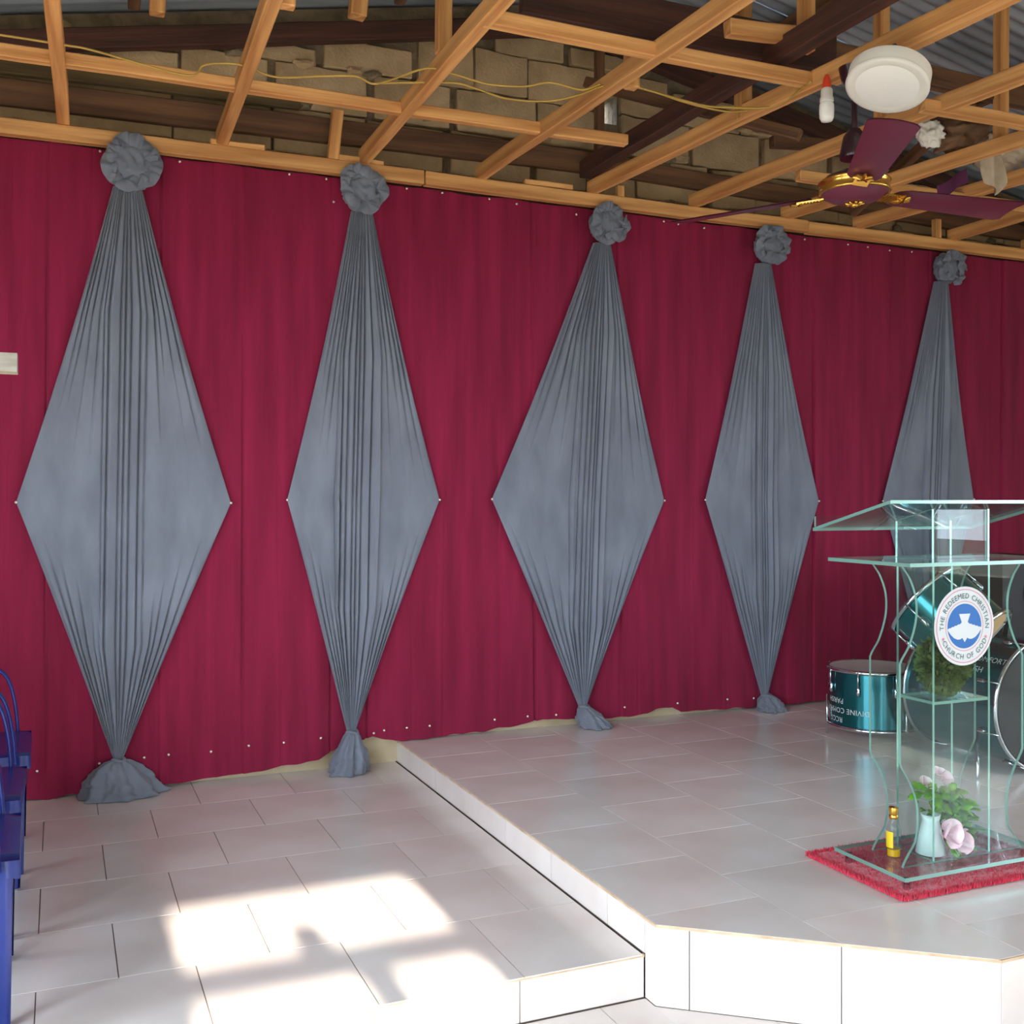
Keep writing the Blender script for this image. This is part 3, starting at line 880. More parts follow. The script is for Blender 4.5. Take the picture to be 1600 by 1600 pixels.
RUGZ = ZS + 0.020
pulpit = empty('pulpit', (PX, 2.58, ZS), 'clear glass pulpit with wavy sided panels and a round emblem', 'pulpit')
BZ = RUGZ + 0.036      # top of base plate
GL = [M_glass, M_gedge]
def plate(name, poly, z0, z1, **k):
    mb = MB(); mb.prism(poly, z0, z1, 0, 1); return part(name, mb, GL, pulpit, **k)
def rect(x0, x1, y0, y1): return [(x0, y0), (x1, y0), (x1, y1), (x0, y1)]
plate('base_plate', rect(2.293, 2.897, 2.424, 2.735), BZ - 0.012, BZ)
for x in (2.325, 2.865):
    for y in (2.452, 2.705):
        mb = MB().lathe([(0.011, RUGZ - 0.012), (0.012, RUGZ - 0.008), (0.012, BZ - 0.0125)], 16, M=Matrix.Translation((x, y, 0)))
        part('foot', mb, M_chrome, pulpit, smooth=True, autosm=40)
def wavy(name, y, hw, zt):
    prof = []
    zb = BZ + 0.0005
    keys = [(zb, hw - 0.010), (zb + 0.03, hw - 0.028), (0.355, hw - 0.060), (0.42, hw - 0.070), (0.485, hw - 0.062), (0.545, hw - 0.034), (0.60, hw), (0.62, hw), (0.88, hw), (0.90, hw), (0.95, hw - 0.034), (1.01, hw - 0.058), (1.06, hw - 0.066), (1.11, hw - 0.060), (1.16, hw - 0.038), (zt, hw - 0.006)]
    # Catmull-Rom through the keys
    def cr(p0, p1, p2, p3, t): return 0.5 * ((2 * p1) + (-p0 + p2) * t + (2 * p0 - 5 * p1 + 4 * p2 - p3) * t * t + (-p0 + 3 * p1 - 3 * p2 + p3) * t ** 3)
    for i in range(len(keys) - 1):
        a, b = keys[i], keys[i + 1]; p = keys[max(i - 1, 0)]; q = keys[min(i + 2, len(keys) - 1)]
        for s in range(4):
            t = s / 4; prof.append((a[0] + (b[0] - a[0]) * t, cr(p[1], a[1], b[1], q[1], t) if not (abs(a[1] - b[1]) < 1e-6) else a[1]))
    prof.append(keys[-1])
    mb = MB(); n = len(prof); th = 0.009
    vs = [(PX - w, y, z) for z, w in prof] + [(PX + w, y, z) for z, w in prof]
    vs += [(a, b + th, c) for a, b, c in vs]
    N2 = 2 * n
    for i in range(n - 1):
        mb.add([], []);
    mb.v = vs
    for i in range(n - 1):
        mb.f += [(i, i + 1, n + i + 1, n + i), (N2 + i, N2 + n + i, N2 + n + i + 1, N2 + i + 1)]; mb.mi += [0, 0]
        mb.f += [(i, N2 + i, N2 + i + 1, i + 1), (n + i, n + i + 1, N2 + n + i + 1, N2 + n + i)]; mb.mi += [1, 1]
    mb.f += [(0, n, N2 + n, N2), (n - 1, N2 + n - 1, N2 + 2 * n - 1, 2 * n - 1)]; mb.mi += [1, 1]
    return part(name, mb, GL, pulpit)
PT = 1.203   # underside of the counter plate
wavy('front_panel', 2.493, 0.2535, PT)
wavy('back_panel', 2.656, 0.2225, PT)
for x in (2.476, 2.706):
    mb = MB(); mb.prism(rect(x, x + 0.008, 2.503, 2.655), BZ + 0.0005, PT - 0.0005, 1, 0)
    # large faces clear, thin faces green
    mb.mi = [1] * len(mb.mi)
    for i, f in enumerate(mb.f):
        xs_ = [mb.v[j][0] for j in f]
        if max(xs_) - min(xs_) < 1e-6: mb.mi[i] = 0
    part('side_panel', mb, GL, pulpit)
plate('shelf', rect(2.4845, 2.7055, 2.5035, 2.6545), 0.765, 0.774)
plate('counter_plate', rect(2.262, 2.928, 2.372, 2.728), PT, PT + 0.011)
RT0, RT1 = 1.302, 1.392     # reading plate heights at back and front edge
YR0, YR1 = 2.79, 2.44
def rz_at(y): return RT0 + (RT1 - RT0) * (y - YR0) / (YR1 - YR0)
for x in (2.476, 2.706):
    ya, yb = 2.505, 2.66
    mb = MB()
    mb.add([(x, ya, PT + .0115), (x, yb, PT + .0115), (x, yb, rz_at(yb) - .006), (x, ya, rz_at(ya) - .006), (x + .008, ya, PT + .0115), (x + .008, yb, PT + .0115), (x + .008, yb, rz_at(yb) - .006), (x + .008, ya, rz_at(ya) - .006)],
           [(0, 1, 2, 3), (7, 6, 5, 4)], 0)
    mb.add([], []); 
    b0 = 0
    for i in range(4):
        j = (i + 1) % 4; mb.f.append((i, j, 4 + j, 4 + i)); mb.mi.append(1)
    part('upper_side_panel', mb, GL, pulpit)
mb = MB().box((2.4845, 2.507, PT + .0115), (2.7055, 2.514, rz_at(2.507) - .007), 0)
mb.mi = [1, 1, 0, 1, 0, 1]
part('upper_front_panel', mb, GL, pulpit)
mb = MB()
xa, xb = 2.252, 2.938
vs = []
for dz in (-.005, .005):
    vs += [(xa, YR0, RT0 + dz), (xb, YR0, RT0 + dz), (xb, YR1, RT1 + dz), (xa, YR1, RT1 + dz)]
mb.add(vs, [(0, 1, 2, 3), (7, 6, 5, 4)], 0)
for i in range(4):
    j = (i + 1) % 4; mb.f.append((i, j, 4 + j, 4 + i)); mb.mi.append(1)
part('reading_plate', mb, GL, pulpit)
mb = MB().box((xa + .005, YR0 - .009, RT0 + .009), (xb - .005, YR0 - .001, RT0 + .042), 0); mb.mi = [1, 1, 0, 1, 0, 1]
part('book_lip', mb, GL, pulpit)

# --- text meshes
def text_mb(body, size, spacing=1.0):
    cu = bpy.data.curves.new('lettering', 'FONT'); cu.body = body; cu.size = size; cu.align_x = 'CENTER'; cu.resolution_u = 3; cu.space_character = spacing
    o = bpy.data.objects.new('lettering', cu); COL.objects.link(o)
    bpy.context.view_layer.update()
    me = bpy.data.meshes.new_from_object(o.evaluated_get(bpy.context.evaluated_depsgraph_get()))
    vs = [tuple(v.co) for v in me.vertices]; fs = [tuple(p.vertices) for p in me.polygons]
    bpy.data.objects.remove(o); bpy.data.curves.remove(cu); bpy.data.meshes.remove(me)
    return vs, fs
# emblem on the front panel
EC = (PX, 2.4925, 1.005); ER = 0.123
def disc(r, y, n=64, r0=0.0):
    mb = MB(); cx, _, cz = EC
    if r0 == 0:
        vs = [(cx + r * math.cos(t), yy, cz + r * math.sin(t)) for yy in (y, y + 0.0006) for t in [2 * math.pi * i / n for i in range(n)]]
        mb.add(vs, [tuple(range(n)), tuple(reversed(range(n, 2 * n)))] + [(i, (i + 1) % n, n + (i + 1) % n, n + i) for i in range(n)])
    else:
        vs = [(cx + rr_ * math.cos(t), y, cz + rr_ * math.sin(t)) for rr_ in (r0, r) for t in [2 * math.pi * i / n for i in range(n)]]
        mb.add(vs, [(i, (i + 1) % n, n + (i + 1) % n, n + i) for i in range(n)])
    return mb
emb = part('emblem', disc(ER, EC[1] - 0.0010), M_print, pulpit, label='round white, red and blue church emblem with a dove')
def sub(name, mb, m):
    return part(name, mb, m, emb)
sub('outer_ring', disc(ER * 0.935, EC[1] - 0.0016, r0=ER * 0.915), M_red_print)
sub('inner_ring', disc(ER * 0.635, EC[1] - 0.0016, r0=ER * 0.62), M_red_print)
sub('blue_disc', disc(ER * 0.565, EC[1] - 0.0017), M_blue_print)
dove = [(-0.19, 0.31), (0.19, 0.31), (0.10, 0.10)]
for i in range(5):
    a = i / 4.0
    dove += [(0.13 + 0.10 * i, 0.075 - 0.028 * i), (0.16 + 0.10 * i, 0.05 - 0.028 * i)]
dove += [(0.565, -0.09), (0.47, -0.20), (0.36, -0.29), (0.24, -0.335), (0.14, -0.33), (0.085, -0.295), (0.0, -0.41)]
left = [(-x, z) for x, z in reversed(dove[1:-1])]
dove = dove + left
dv = MB()
cen = (0.0, -0.05)
pv = [(EC[0] + x * ER, EC[1] - 0.0022, EC[2] + z * ER) for x, z in dove]
dv.add([(EC[0], EC[1] - 0.0022, EC[2] - 0.05 * ER)] + pv, [(0, i + 1, (i + 1) % len(pv) + 1) for i in range(len(pv))])
sub('dove', dv, M_print)
def arc_text(body, size, radius, a_mid, inside):
    # characters set one by one along the circle
    mb = MB(); widths = []
    cells = []
    for ch in body:
        if ch == ' ': cells.append((None, None, size * 0.42)); continue
        vs, fs = text_mb(ch, size); xs_ = [v[0] for v in vs]
        cells.append((vs, fs, max(xs_) - min(xs_) + size * 0.16))
    tot = sum(c[2] for c in cells); pos = -tot / 2
    for vs, fs, w in cells:
        mid = pos + w / 2; pos += w
        if vs is None: continue
        ang = a_mid - mid / radius if not inside else a_mid + mid / radius
        cxv = (max(v[0] for v in vs) + min(v[0] for v in vs)) / 2
        out = []
        for v in vs:
            lx = v[0] - cxv; ly = v[1] - size * 0.35
            if not inside: r = radius + ly; a = ang; tx = -math.sin(a); tz = math.cos(a); dx = -lx * tx; dz = -lx * tz
            else: r = radius - ly; a = ang; tx = -math.sin(a); tz = math.cos(a); dx = lx * tx; dz = lx * tz
            out.append((EC[0] + r * math.cos(a) + dx, EC[1] - 0.0022, EC[2] + r * math.sin(a) + dz))
        mb.add(out, fs)
    return mb
sub('lettering', arc_text('THE REDEEMED CHRISTIAN', 0.0232, ER * 0.765, math.pi / 2, False), M_green_print)
sub('lettering', arc_text('CHURCH OF GOD', 0.0232, ER * 0.775, -math.pi / 2, True), M_green_print)
for a in (math.radians(203), math.radians(-23)):
    st = MB(); c = (EC[0] + ER * 0.775 * math.cos(a), EC[2] + ER * 0.775 * math.sin(a))
    pts = [(c[0] + (0.008 if i % 2 == 0 else 0.003) * math.sin(i * math.pi / 5), EC[1] - 0.0022, c[1] + (0.008 if i % 2 == 0 else 0.003) * math.cos(i * math.pi / 5)) for i in range(10)]
    st.add([(c[0], EC[1] - 0.0022, c[1])] + pts, [(0, i + 1, (i + 1) % 10 + 1) for i in range(10)])
    sub('star', st, M_red_print)

# --- foliage ball on the shelf
bush = empty('topiary', (2.60, 2.58, 0.7745), 'dark green artificial foliage ball on the shelf inside the glass pulpit', 'plant')
mb = MB(); rf = random.Random(21)
CB = Vector((2.600, 2.578, 0.872))
for i in range(4200):
    n = Vector((rf.gauss(0, 1), rf.gauss(0, 1), rf.gauss(0, 1))).normalized()
    r = rf.uniform(0.45, 1.0) ** 0.5
    p_ = CB + Vector((n.x * 0.092, n.y * 0.052, n.z * 0.080)) * r * (1 + 0.25 * noise.noise(n * 2.5))
    if p_.z < 0.778: continue
    d_ = (n + Vector((rf.uniform(-.8, .8), rf.uniform(-.8, .8), rf.uniform(-.8, .8)))).normalized()
    s_ = d_.cross(Vector((rf.random(), rf.random(), rf.random()))).normalized()
    l = rf.uniform(0.014, 0.028); w = l * 0.28
    tip = p_ + d_ * l
    if tip.z < 0.776 or not (2.505 < tip.y < 2.654) or not (2.487 < tip.x < 2.703): continue
    mb.add([p_ - s_ * w * .4, p_ + d_ * l * .5 - s_ * w, tip, p_ + d_ * l * .5 + s_ * w], [(0, 1, 2, 3)])
part('foliage', mb, M_bush, bush, kind='stuff')
mb = MB().lathe([(0.03, 0.7748), (0.034, 0.79), (0.012, 0.80), (0.012, 0.85)], 16, M=Matrix.Translation((2.6, 2.578, 0)))
part('stand', mb, M_bush, bush, smooth=True)

# --- oil bottle on the base plate
bt = empty('oil_bottle', (2.405, 2.592, BZ), 'small clear bottle with a little yellow oil standing on the pulpit base', 'bottle')
T = Matrix.Translation((2.405, 2.592, BZ))
part('body', MB().lathe([(0.001, 0.0005), (0.021, 0.0005), (0.022, 0.004), (0.022, 0.085), (0.017, 0.102), (0.011, 0.110), (0.011, 0.125)], 24, M=T, caps=False), M_glass, bt, smooth=True, autosm=50)
part('oil', MB().lathe([(0.001, 0.003), (0.0195, 0.003), (0.0195, 0.024), (0.001, 0.024)], 24, M=T), M_oil, bt, smooth=True, autosm=50)
part('cap', MB().lathe([(0.013, 0.118), (0.0145, 0.120), (0.0145, 0.128), (0.0125, 0.131), (0.0135, 0.136), (0.0150, 0.150), (0.0145, 0.153), (0.004, 0.154)], 24, M=T), M_gold, bt, smooth=True, autosm=40)
lb = MB()
lb.grid(8, 1, lambda u, v: tuple(T @ Vector((0.0226 * math.cos(2.6 + u * 1.3), 0.0226 * math.sin(2.6 + u * 1.3), 0.030 + 0.05 * v))))
part('paper_label', lb, M_label, bt, smooth=True)

# --- flower arrangement
fl = empty('flower_arrangement', (2.50, 2.565, BZ), 'artificial green leaves and pale pink flowers in an added white pot inside the pulpit', 'flowers')
FX, FY = 2.552, 2.565
T = Matrix.Translation((2.530, FY, BZ))
part('reflection_pot', MB().lathe([(0.040, 0.001), (0.046, 0.004), (0.036, 0.06), (0.026, 0.105), (0.030, 0.125), (0.024, 0.124), (0.018, 0.10)], 28, M=T, caps=False), M_reflection, fl, smooth=True)  # added shape standing in for pale petals and a glass reflection
def leaf_mesh(l, w):
    mb = MB()
    def f(u, v):
        t = v; ww = w * math.sin(math.pi * min(1, 0.04 + t * 0.96)) ** 0.8 * (1 + 0.12 * math.sin(t * 22))
        return ((u - .5) * ww, t * l, 0.25 * l * t * (1 - t) - abs(u - .5) * w * 0.35)
    mb.grid(2, 6, f); return mb.mesh('leaf', M_leaf, True)
LM = [leaf_mesh(0.066, 0.046), leaf_mesh(0.054, 0.042), leaf_mesh(0.072, 0.044)]
rl = random.Random(9)
for i in range(150):
    if i < 105: c = Vector((rl.uniform(2.575, 2.668), FY + rl.uniform(-0.03, 0.045), BZ + rl.uniform(0.02, 0.175)))
    else: c = Vector((rl.uniform(2.515, 2.625), FY + rl.uniform(-0.03, 0.045), BZ + rl.uniform(0.125, 0.205)))
    a = math.atan2(c.y - FY + rl.uniform(-.06, .03), c.x - 2.58 + rl.uniform(-.03, .03))
    o = link('leaf', LM[i % 3], fl, loc=c - Vector(fl.location), rot=(rl.uniform(-0.9, 0.9), rl.uniform(-.8, .8), a - math.pi / 2))
    k = rl.uniform(0.5, 0.75); o.scale = (k, k, k)
def petal_mesh():
    mb = MB()
    def f(u, v):
        a = (u - .5) * 1.5; r = 0.044 * v
        return (math.sin(a) * r, 0.006 + math.cos(a) * r * 0.9, 0.030 * v * v + 0.008 * math.cos(a * 2.2))
    mb.grid(6, 5, f); return mb.mesh('petal', M_petal, True)
PM = petal_mesh()
for (cx_, cy_, cz_, sc_, rx_, np_) in ((2.545, 2.523, BZ + 0.075, 1.0, 1.35, 7), (2.596, 2.528, BZ + 0.045, 0.95, 1.5, 6), (2.535, 2.60, BZ + 0.205, 0.55, 0.8, 6), (2.612, 2.60, BZ + 0.215, 0.62, 0.9, 6), (2.585, 2.59, BZ + 0.235, 0.5, 0.5, 5)):
    for q in range(np_):
        o = link('petal', PM, fl, loc=Vector((cx_, cy_, cz_)) - Vector(fl.location))
        o.rotation_euler = (Matrix.Rotation(rx_, 3, 'X') @ Matrix.Rotation(q * 2 * math.pi / np_, 3, 'Z') @ Matrix.Rotation(0.35 * (q % 2), 3, 'X')).to_euler()
        o.scale = (sc_, sc_, sc_)

# ------------------------------------------------------------------ drums behind the pulpit
def drum(name, M, r, h, label, lugs=8, bottom=M_skin, top=M_skin, hoopr=0.010, loc=None, group=None):
    root = empty(name, loc, label, 'drum', group)
    part('shell', MB().lathe([(r, 0.0), (r, h * .5), (r, h)], 56, M=M, caps=False), M_teal, root, smooth=True)
    part('top_head', MB().lathe([(r * 0.995, h), (r * 0.98, h + .006), (0.001, h + .006)], 56, M=M, caps=False), top, root, smooth=True, autosm=40)
    part('bottom_head', MB().lathe([(r * 0.995, 0), (r * 0.98, -.004), (0.001, -.004)], 56, M=M, caps=False), bottom, root, smooth=True, autosm=40)
    for z in (h, 0):
        n = 56
        part('hoop', MB().tube([M @ Vector((math.cos(t) * (r + .006), math.sin(t) * (r + .006), z)) for t in [2 * math.pi * i / n for i in range(n + 1)]], hoopr, 8), M_chrome, root, smooth=True)
    for i in range(lugs):
        t = 2 * math.pi * (i + .5) / lugs
        mb = MB()
        mb.tube([M @ Vector((math.cos(t) * (r + .013), math.sin(t) * (r + .013), z)) for z in (h - .085, h + .012)], 0.004, 6)
        mb.tube([M @ Vector((math.cos(t) * (r + .008), math.sin(t) * (r + .008), z)) for z in (h - .115, h - .105, h - .075, h - .065)], [0.004, 0.010, 0.010, 0.004], 8)
        part('lug', mb, M_chrome, root, smooth=True)
    return root
TMc = Vector((3.735, 4.16, 0)); TR, TH0, TH1 = 0.215, 0.285, 0.562
tomM = Matrix.Translation((TMc.x, TMc.y, TH0)) @ Matrix.Rotation(0.12, 4, 'Z')
tom = drum('floor_tom', tomM, TR, TH1 - TH0, 'teal floor drum with upside down white lettering, left of the pulpit', loc=(TMc.x, TMc.y, ZS))
for i in range(3):
    t = 0.5 + i * 2.094
    part('leg', MB().tube([(TMc.x + math.cos(t) * (TR + .012), TMc.y + math.sin(t) * (TR + .012), z) for z in (ZS + 0.002, TH0 + .14)], 0.006, 8), M_chrome, tom, smooth=True)
# lettering, painted upside down on the shell facing the camera
va = math.atan2(-TMc.y, -TMc.x)
for txt, zc_, off in (('RCCG', 0.318, -0.98), ('DIVINE COMFORT', 0.364, -0.80), ('PARISH', 0.410, -1.0)):
    vs, fs = text_mb(txt, 0.036, 1.05)
    mb = MB(); out = []
    for v in vs:
        x_, z_ = -v[0], -v[1] + 0.015
        a = va + off + x_ / TR
        out.append((TMc.x + (TR + .0012) * math.cos(a), TMc.y + (TR + .0012) * math.sin(a), zc_ + z_))
    mb.add(out, fs); part('lettering', mb, M_print, tom)
# bass drum, axis along the room
BC = Vector((3.885, 3.28, ZS + 0.292)); BR = 0.272
bM = Matrix.Translation((BC.x, 3.82, BC.z)) @ Matrix.Rotation(math.pi / 2, 4, 'X')
bass = drum('bass_drum', bM, BR, 0.52, 'large dark teal bass drum lying on its side behind the pulpit', lugs=8, top=M_black, bottom=M_black, loc=(BC.x, 3.55, ZS), hoopr=0.009)
for sx in (-1, 1):
    part('spur', MB().tube([(BC.x + sx * (BR - .02), 3.42, BC.z - .12), (BC.x + sx * (BR + .07), 3.33, ZS + .004)], 0.007, 8), M_chrome, bass, smooth=True)
for txt, a0 in (('DIVINE COMFORT', 2.42), ('PARISH', 2.62)):
    vs, fs = text_mb(txt, 0.038, 1.0); mb = MB(); out = []
    for v in vs:
        a = a0 - v[1] / BR; yy = 3.47 - v[0]
        out.append((BC.x + (BR + .0012) * math.cos(a), yy, BC.z + (BR + .0012) * math.sin(a)))
    mb.add(out, fs); part('lettering', mb, M_print, bass)
# rack tom above it
rM = Matrix.Translation((3.225, 3.05, 0.85)) @ Matrix.Rotation(-0.45, 4, 'Y') @ Matrix.Rotation(-0.75, 4, 'X')
rack = drum('rack_tom', rM, 0.165, 0.24, 'small tilted teal drum with a tan underside behind the round emblem', lugs=6, bottom=M_tan, loc=(3.225, 3.05, 0.85))
part('mount', MB().tube([(3.33, 3.16, 0.92), (3.6, 3.3, 0.93), (3.86, 3.45, 0.90), (3.885, 3.5, BC.z + BR + .002)], 0.011, 10), M_chrome, rack, smooth=True)
# loudspeaker cabinet at the right
sp = empty('loudspeaker', (4.62, 4.18, ZS), 'black loudspeaker cabinet at the right edge behind the drums', 'speaker')
mb = MB().box((4.38, 3.96, ZS + .001), (4.86, 4.4, 1.10)); 
part('cabinet', mb, M_black, sp)
for zc_, r_ in ((0.55, 0.17), (0.92, 0.09)):
    T = Matrix.Translation((4.62, 3.959, zc_)) @ Matrix.Rotation(math.pi / 2, 4, 'X')
    part('cone', MB().lathe([(r_, 0.0), (r_, 0.012), (r_ * .9, 0.012), (r_ * .4, 0.003), (r_ * .3, 0.012), (0.001, 0.016)], 32, M=T, caps=False), M_black, sp, smooth=True, autosm=40)

# ------------------------------------------------------------------ ceiling fan
FH = Vector((2.617, 3.015, 2.498))
fan = empty('ceiling_fan', (FH.x, FH.y, 2.94), 'maroon ceiling fan with three blades and gold trim', 'fan')
TF = Matrix.Translation(FH)
part('motor_housing', MB().lathe([(0.012, -0.040), (0.050, -0.036), (0.090, -0.024), (0.116, -0.004)], 40, M=TF, caps=True), M_fan, fan, smooth=True, autosm=40)
mb = MB().lathe([(0.116, -0.006), (0.122, -0.006), (0.127, -0.002), (0.122, 0.004), (0.122, 0.030), (0.126, 0.034), (0.120, 0.040), (0.110, 0.040)], 48, M=TF, caps=False)
part('gold_band', mb, M_gold, fan, smooth=True)
part('top_housing', MB().lathe([(0.110, 0.04), (0.10, 0.055), (0.05, 0.075), (0.02, 0.085)], 40, M=TF, caps=False), M_fandark, fan, smooth=True)
part('downrod', MB().tube([FH + Vector((0, 0, 0.08)), FH + Vector((0, 0, 0.43))], 0.011, 12), M_fandark, fan, smooth=True)
part('rod_cover', MB().lathe([(0.05, 0.12), (0.053, 0.13), (0.038, 0.20), (0.02, 0.225)], 28, M=TF), M_fandark, fan, smooth=True, autosm=40)
part('ceiling_canopy', MB().lathe([(0.02, 0.37), (0.045, 0.40), (0.055, 0.445)], 28, M=TF), M_fandark, fan, smooth=True, autosm=40)
mb = MB()
for i in range(9):
    t = 2 * math.pi * i / 9
    mb.tube([FH + Vector((math.cos(t) * .012, math.sin(t) * .012, -0.043)), FH + Vector((math.cos(t) * .034, math.sin(t) * .034, -0.042))], [0.008, 0.004], 6)
mb.lathe([(0.016, -0.041), (0.017, -0.050), (0.006, -0.056)], 16, M=TF)
part('rosette_cap', mb, M_gold, fan, smooth=True)
for ang in (math.radians(-122), math.radians(-3), math.radians(121)):
    MR = TF @ Matrix.Rotation(ang, 4, 'Z')
    tilt = Matrix.Rotation(math.radians(-11), 4, 'X')
    mb = MB()
    def bf(u, v, zz):
        x_ = 0.165 + 0.56 * v; w_ = 0.056 + 0.022 * v
        if v > 0.96: w_ *= math.sqrt(max(0.05, 1 - ((v - .96) / .04) ** 2 * 0.35))
        if v < 0.06: w_ *= 0.72 + 0.28 * v / 0.06
        return tuple(MR @ (tilt @ Vector((x_, (u * 2 - 1) * w_, 0.006 * (1 - (u * 2 - 1) ** 2) + zz))))
    mb.grid(8, 26, lambda u, v: bf(u, v, 0.0)); mb.grid(8, 26, lambda u, v: bf(u, v, -0.003))
    part('blade', mb, M_fan, fan, smooth=True)
    mb = MB()
    mb.prism([(0.105, -0.022), (0.20, -0.034), (0.22, 0.0), (0.20, 0.034), (0.105, 0.022)], -0.0095, -0.0055)
    for i in range(7):
        t = 2 * math.pi * i / 7
        mb.tube([(0.205 + .008 * math.cos(t), .008 * math.sin(t), -0.011), (0.205 + .034 * math.cos(t), .034 * math.sin(t), -0.010)], [0.009, 0.005], 6)
    for i in range(7): mb.tube([(0.12 + 0.012 * i, -0.026, -0.009), (0.12 + 0.012 * i, 0.026, -0.009)], 0.0045, 6)
    mb.v = [tuple(MR @ (tilt @ Vector(v))) for v in mb.v]
    part('blade_bracket', mb, M_gold, fan, smooth=False)

# ------------------------------------------------------------------ round lamp
lamp = empty('round_lamp', (2.585, 2.815, 2.87), 'round white surface lamp hanging from a timber joist above the fan', 'lamp')
TL = Matrix.Translation((2.585, 2.815, 2.805)) @ Matrix.Rotation(math.radians(16), 4, Vector((0.4, 0.92, 0))) @ Matrix.Rotation(math.radians(-15), 4, Vector((0.92, -0.4, 0)))
part('housing', MB().lathe([(0.134, 0.0), (0.136, 0.004), (0.136, 0.046), (0.130, 0.052), (0.001, 0.052)], 56, M=TL, caps=False), M_white, lamp, smooth=True, autosm=40)
part('bezel', MB().lathe([(0.137, 0.002), (0.138, -0.006), (0.128, -0.012), (0.104, -0.008)], 56, M=TL, caps=False), M_white, lamp, smooth=True)
part('diffuser', MB().lathe([(0.105, -0.008), (0.09, -0.012), (0.05, -0.016), (0.001, -0.017)], 56, M=TL, caps=False), M_diff, lamp, smooth=True)
part('clip', MB().box((2.69, 2.76, 2.858), (2.705, 2.78, 2.885)), M_darkcable, lamp)
part('bracket', MB().tube([(2.60, 2.82, 2.85), (2.64, 2.84, 2.96)], 0.008, 8), M_darkcable, lamp, smooth=True)
# hanging bulb
bulb = empty('hanging_bulb', (2.585, 3.185, 2.93), 'slim white bulb in a red capped holder hanging from the end of a timber', 'bulb')
T = Matrix.Translation((2.61, 3.155, 0))
part('cap', MB().lathe([(0.006, 2.968), (0.012, 2.955), (0.016, 2.930), (0.017, 2.918)], 20, M=T), M_red, bulb, smooth=True, autosm=40)
part('holder', MB().lathe([(0.017, 2.918), (0.021, 2.912), (0.022, 2.885), (0.025, 2.880), (0.025, 2.868), (0.022, 2.866)], 24, M=T), M_white, bulb, smooth=True, autosm=40)
part('bulb_glass', MB().lathe([(0.022, 2.866), (0.026, 2.858), (0.027, 2.840), (0.026, 2.810), (0.020, 2.797), (0.001, 2.794)], 24, M=T, caps=False), M_diff, bulb, smooth=True)

# ------------------------------------------------------------------ cables
def smooth_pts(pts, n=6):
    out = []
    P = [Vector(p) for p in pts]
    for i in range(len(P) - 1):
        a, b, c, d = P[max(i - 1, 0)], P[i], P[i + 1], P[min(i + 2, len(P) - 1)]
        for s in range(n):
            t = s / n
            out.append(0.5 * (2 * b + (c - a) * t + (2 * a - 5 * b + 4 * c - d) * t * t + (3 * b - a - 3 * c + d) * t ** 3))
    out.append(P[-1]); return out
CA = [[(-0.3, 4.06), (0.017, 4.06), (0.122, 4.073), (0.445, 4.172), (0.494, 4.042), (0.613, 3.991), (0.754, 4.054), (0.908, 3.981), (1.033, 3.928), (1.129, 3.967), (1.253, 3.756), (1.37, 3.764), (1.519, 3.801), (1.659, 3.769), (1.736, 3.695), (1.879, 3.71), (1.918, 3.631)],
      [(1.129, 3.96), (1.379, 3.847), (1.483, 3.858), (1.646, 3.911), (1.808, 3.871), (1.893, 3.761), (1.95, 3.63), (2.078, 3.604), (2.337, 3.668), (2.533, 3.684), (2.634, 3.626)],
      [(2.062, 3.542), (2.348, 3.596), (2.469, 3.574), (2.587, 3.532), (2.637, 3.458), (2.60, 3.23)]]
for i, (c, lb_) in enumerate(zip(CA, ('yellow cable drooping along the timbers at the upper left', 'yellow cable looping under the joists above the middle drape', 'short yellow cable running to the hanging bulb'))):
    pts = smooth_pts([(x, y, 3.0 - (0.03 if i == 2 else 0)) for x, y in c])
    link('cable', MB().tube(pts, 0.0042, 6).mesh('cable', M_cable, True), label=lb_, cat='cable', group='yellow cables strung in the roof')

# ------------------------------------------------------------------ cloths tucked in the roof
def crumple(name, c, size, seed, m, label, rot=(0, 0, 0)):
    mb = MB(); R3 = Matrix.Rotation(rot[2], 3, 'Z') @ Matrix.Rotation(rot[1], 3, 'Y') @ Matrix.Rotation(rot[0], 3, 'X')
    def f(u, v):
        a = 2 * math.pi * u; ph = math.pi * v
        n = Vector((math.sin(ph) * math.cos(a), math.sin(ph) * math.sin(a), math.cos(ph)))
        q = n * 1.6 + Vector((seed * 3.7, seed, 0))
        k = 0.7 + 0.5 * (1 - abs(noise.noise(q)) * 2.4) * 0.6 + 0.22 * noise.noise(q * 2.4)
        return Vector(c) + R3 @ Vector((n.x * size[0] * k, n.y * size[1] * k, n.z * size[2] * k))
    mb.grid(44, 28, f, closeu=True)
    return link(name, mb.mesh(name, m, True), label=label, cat='cloth')
crumple('cloth_bundle', (3.95, 3.82, 3.15), (0.20, 0.13, 0.10), 2, M_brownc, 'brown crumpled cloth bundle lying on the joists beyond the fan', (0.1, -0.3, 0.1))
crumple('cloth_bundle', (3.685, 3.74, 3.085), (0.08, 0.06, 0.065), 5, M_white, 'small white crumpled cloth stuffed between joists beside the fan blade', (0.2, 0.4, 0))
crumple('cloth_bundle', (4.33, 3.95, 3.14), (0.20, 0.12, 0.10), 8, M_canvas, 'cream crumpled cloth resting on the joists near the right edge', (0, 0.1, 0.2))
mb = MB()
def hang(u, v):
    x = 4.12 + 0.15 * (u - .5) * (1 - .25 * v) + 0.06 * v
    y = 3.80 + 0.02 * math.sin(u * 9 + v * 2) + 0.02 * v
    return (x, y, 3.075 - 0.19 * v * (1 - 0.25 * (u - .5) ** 2 * 4) + 0.01 * math.sin(u * 7))
mb.grid(16, 14, hang)
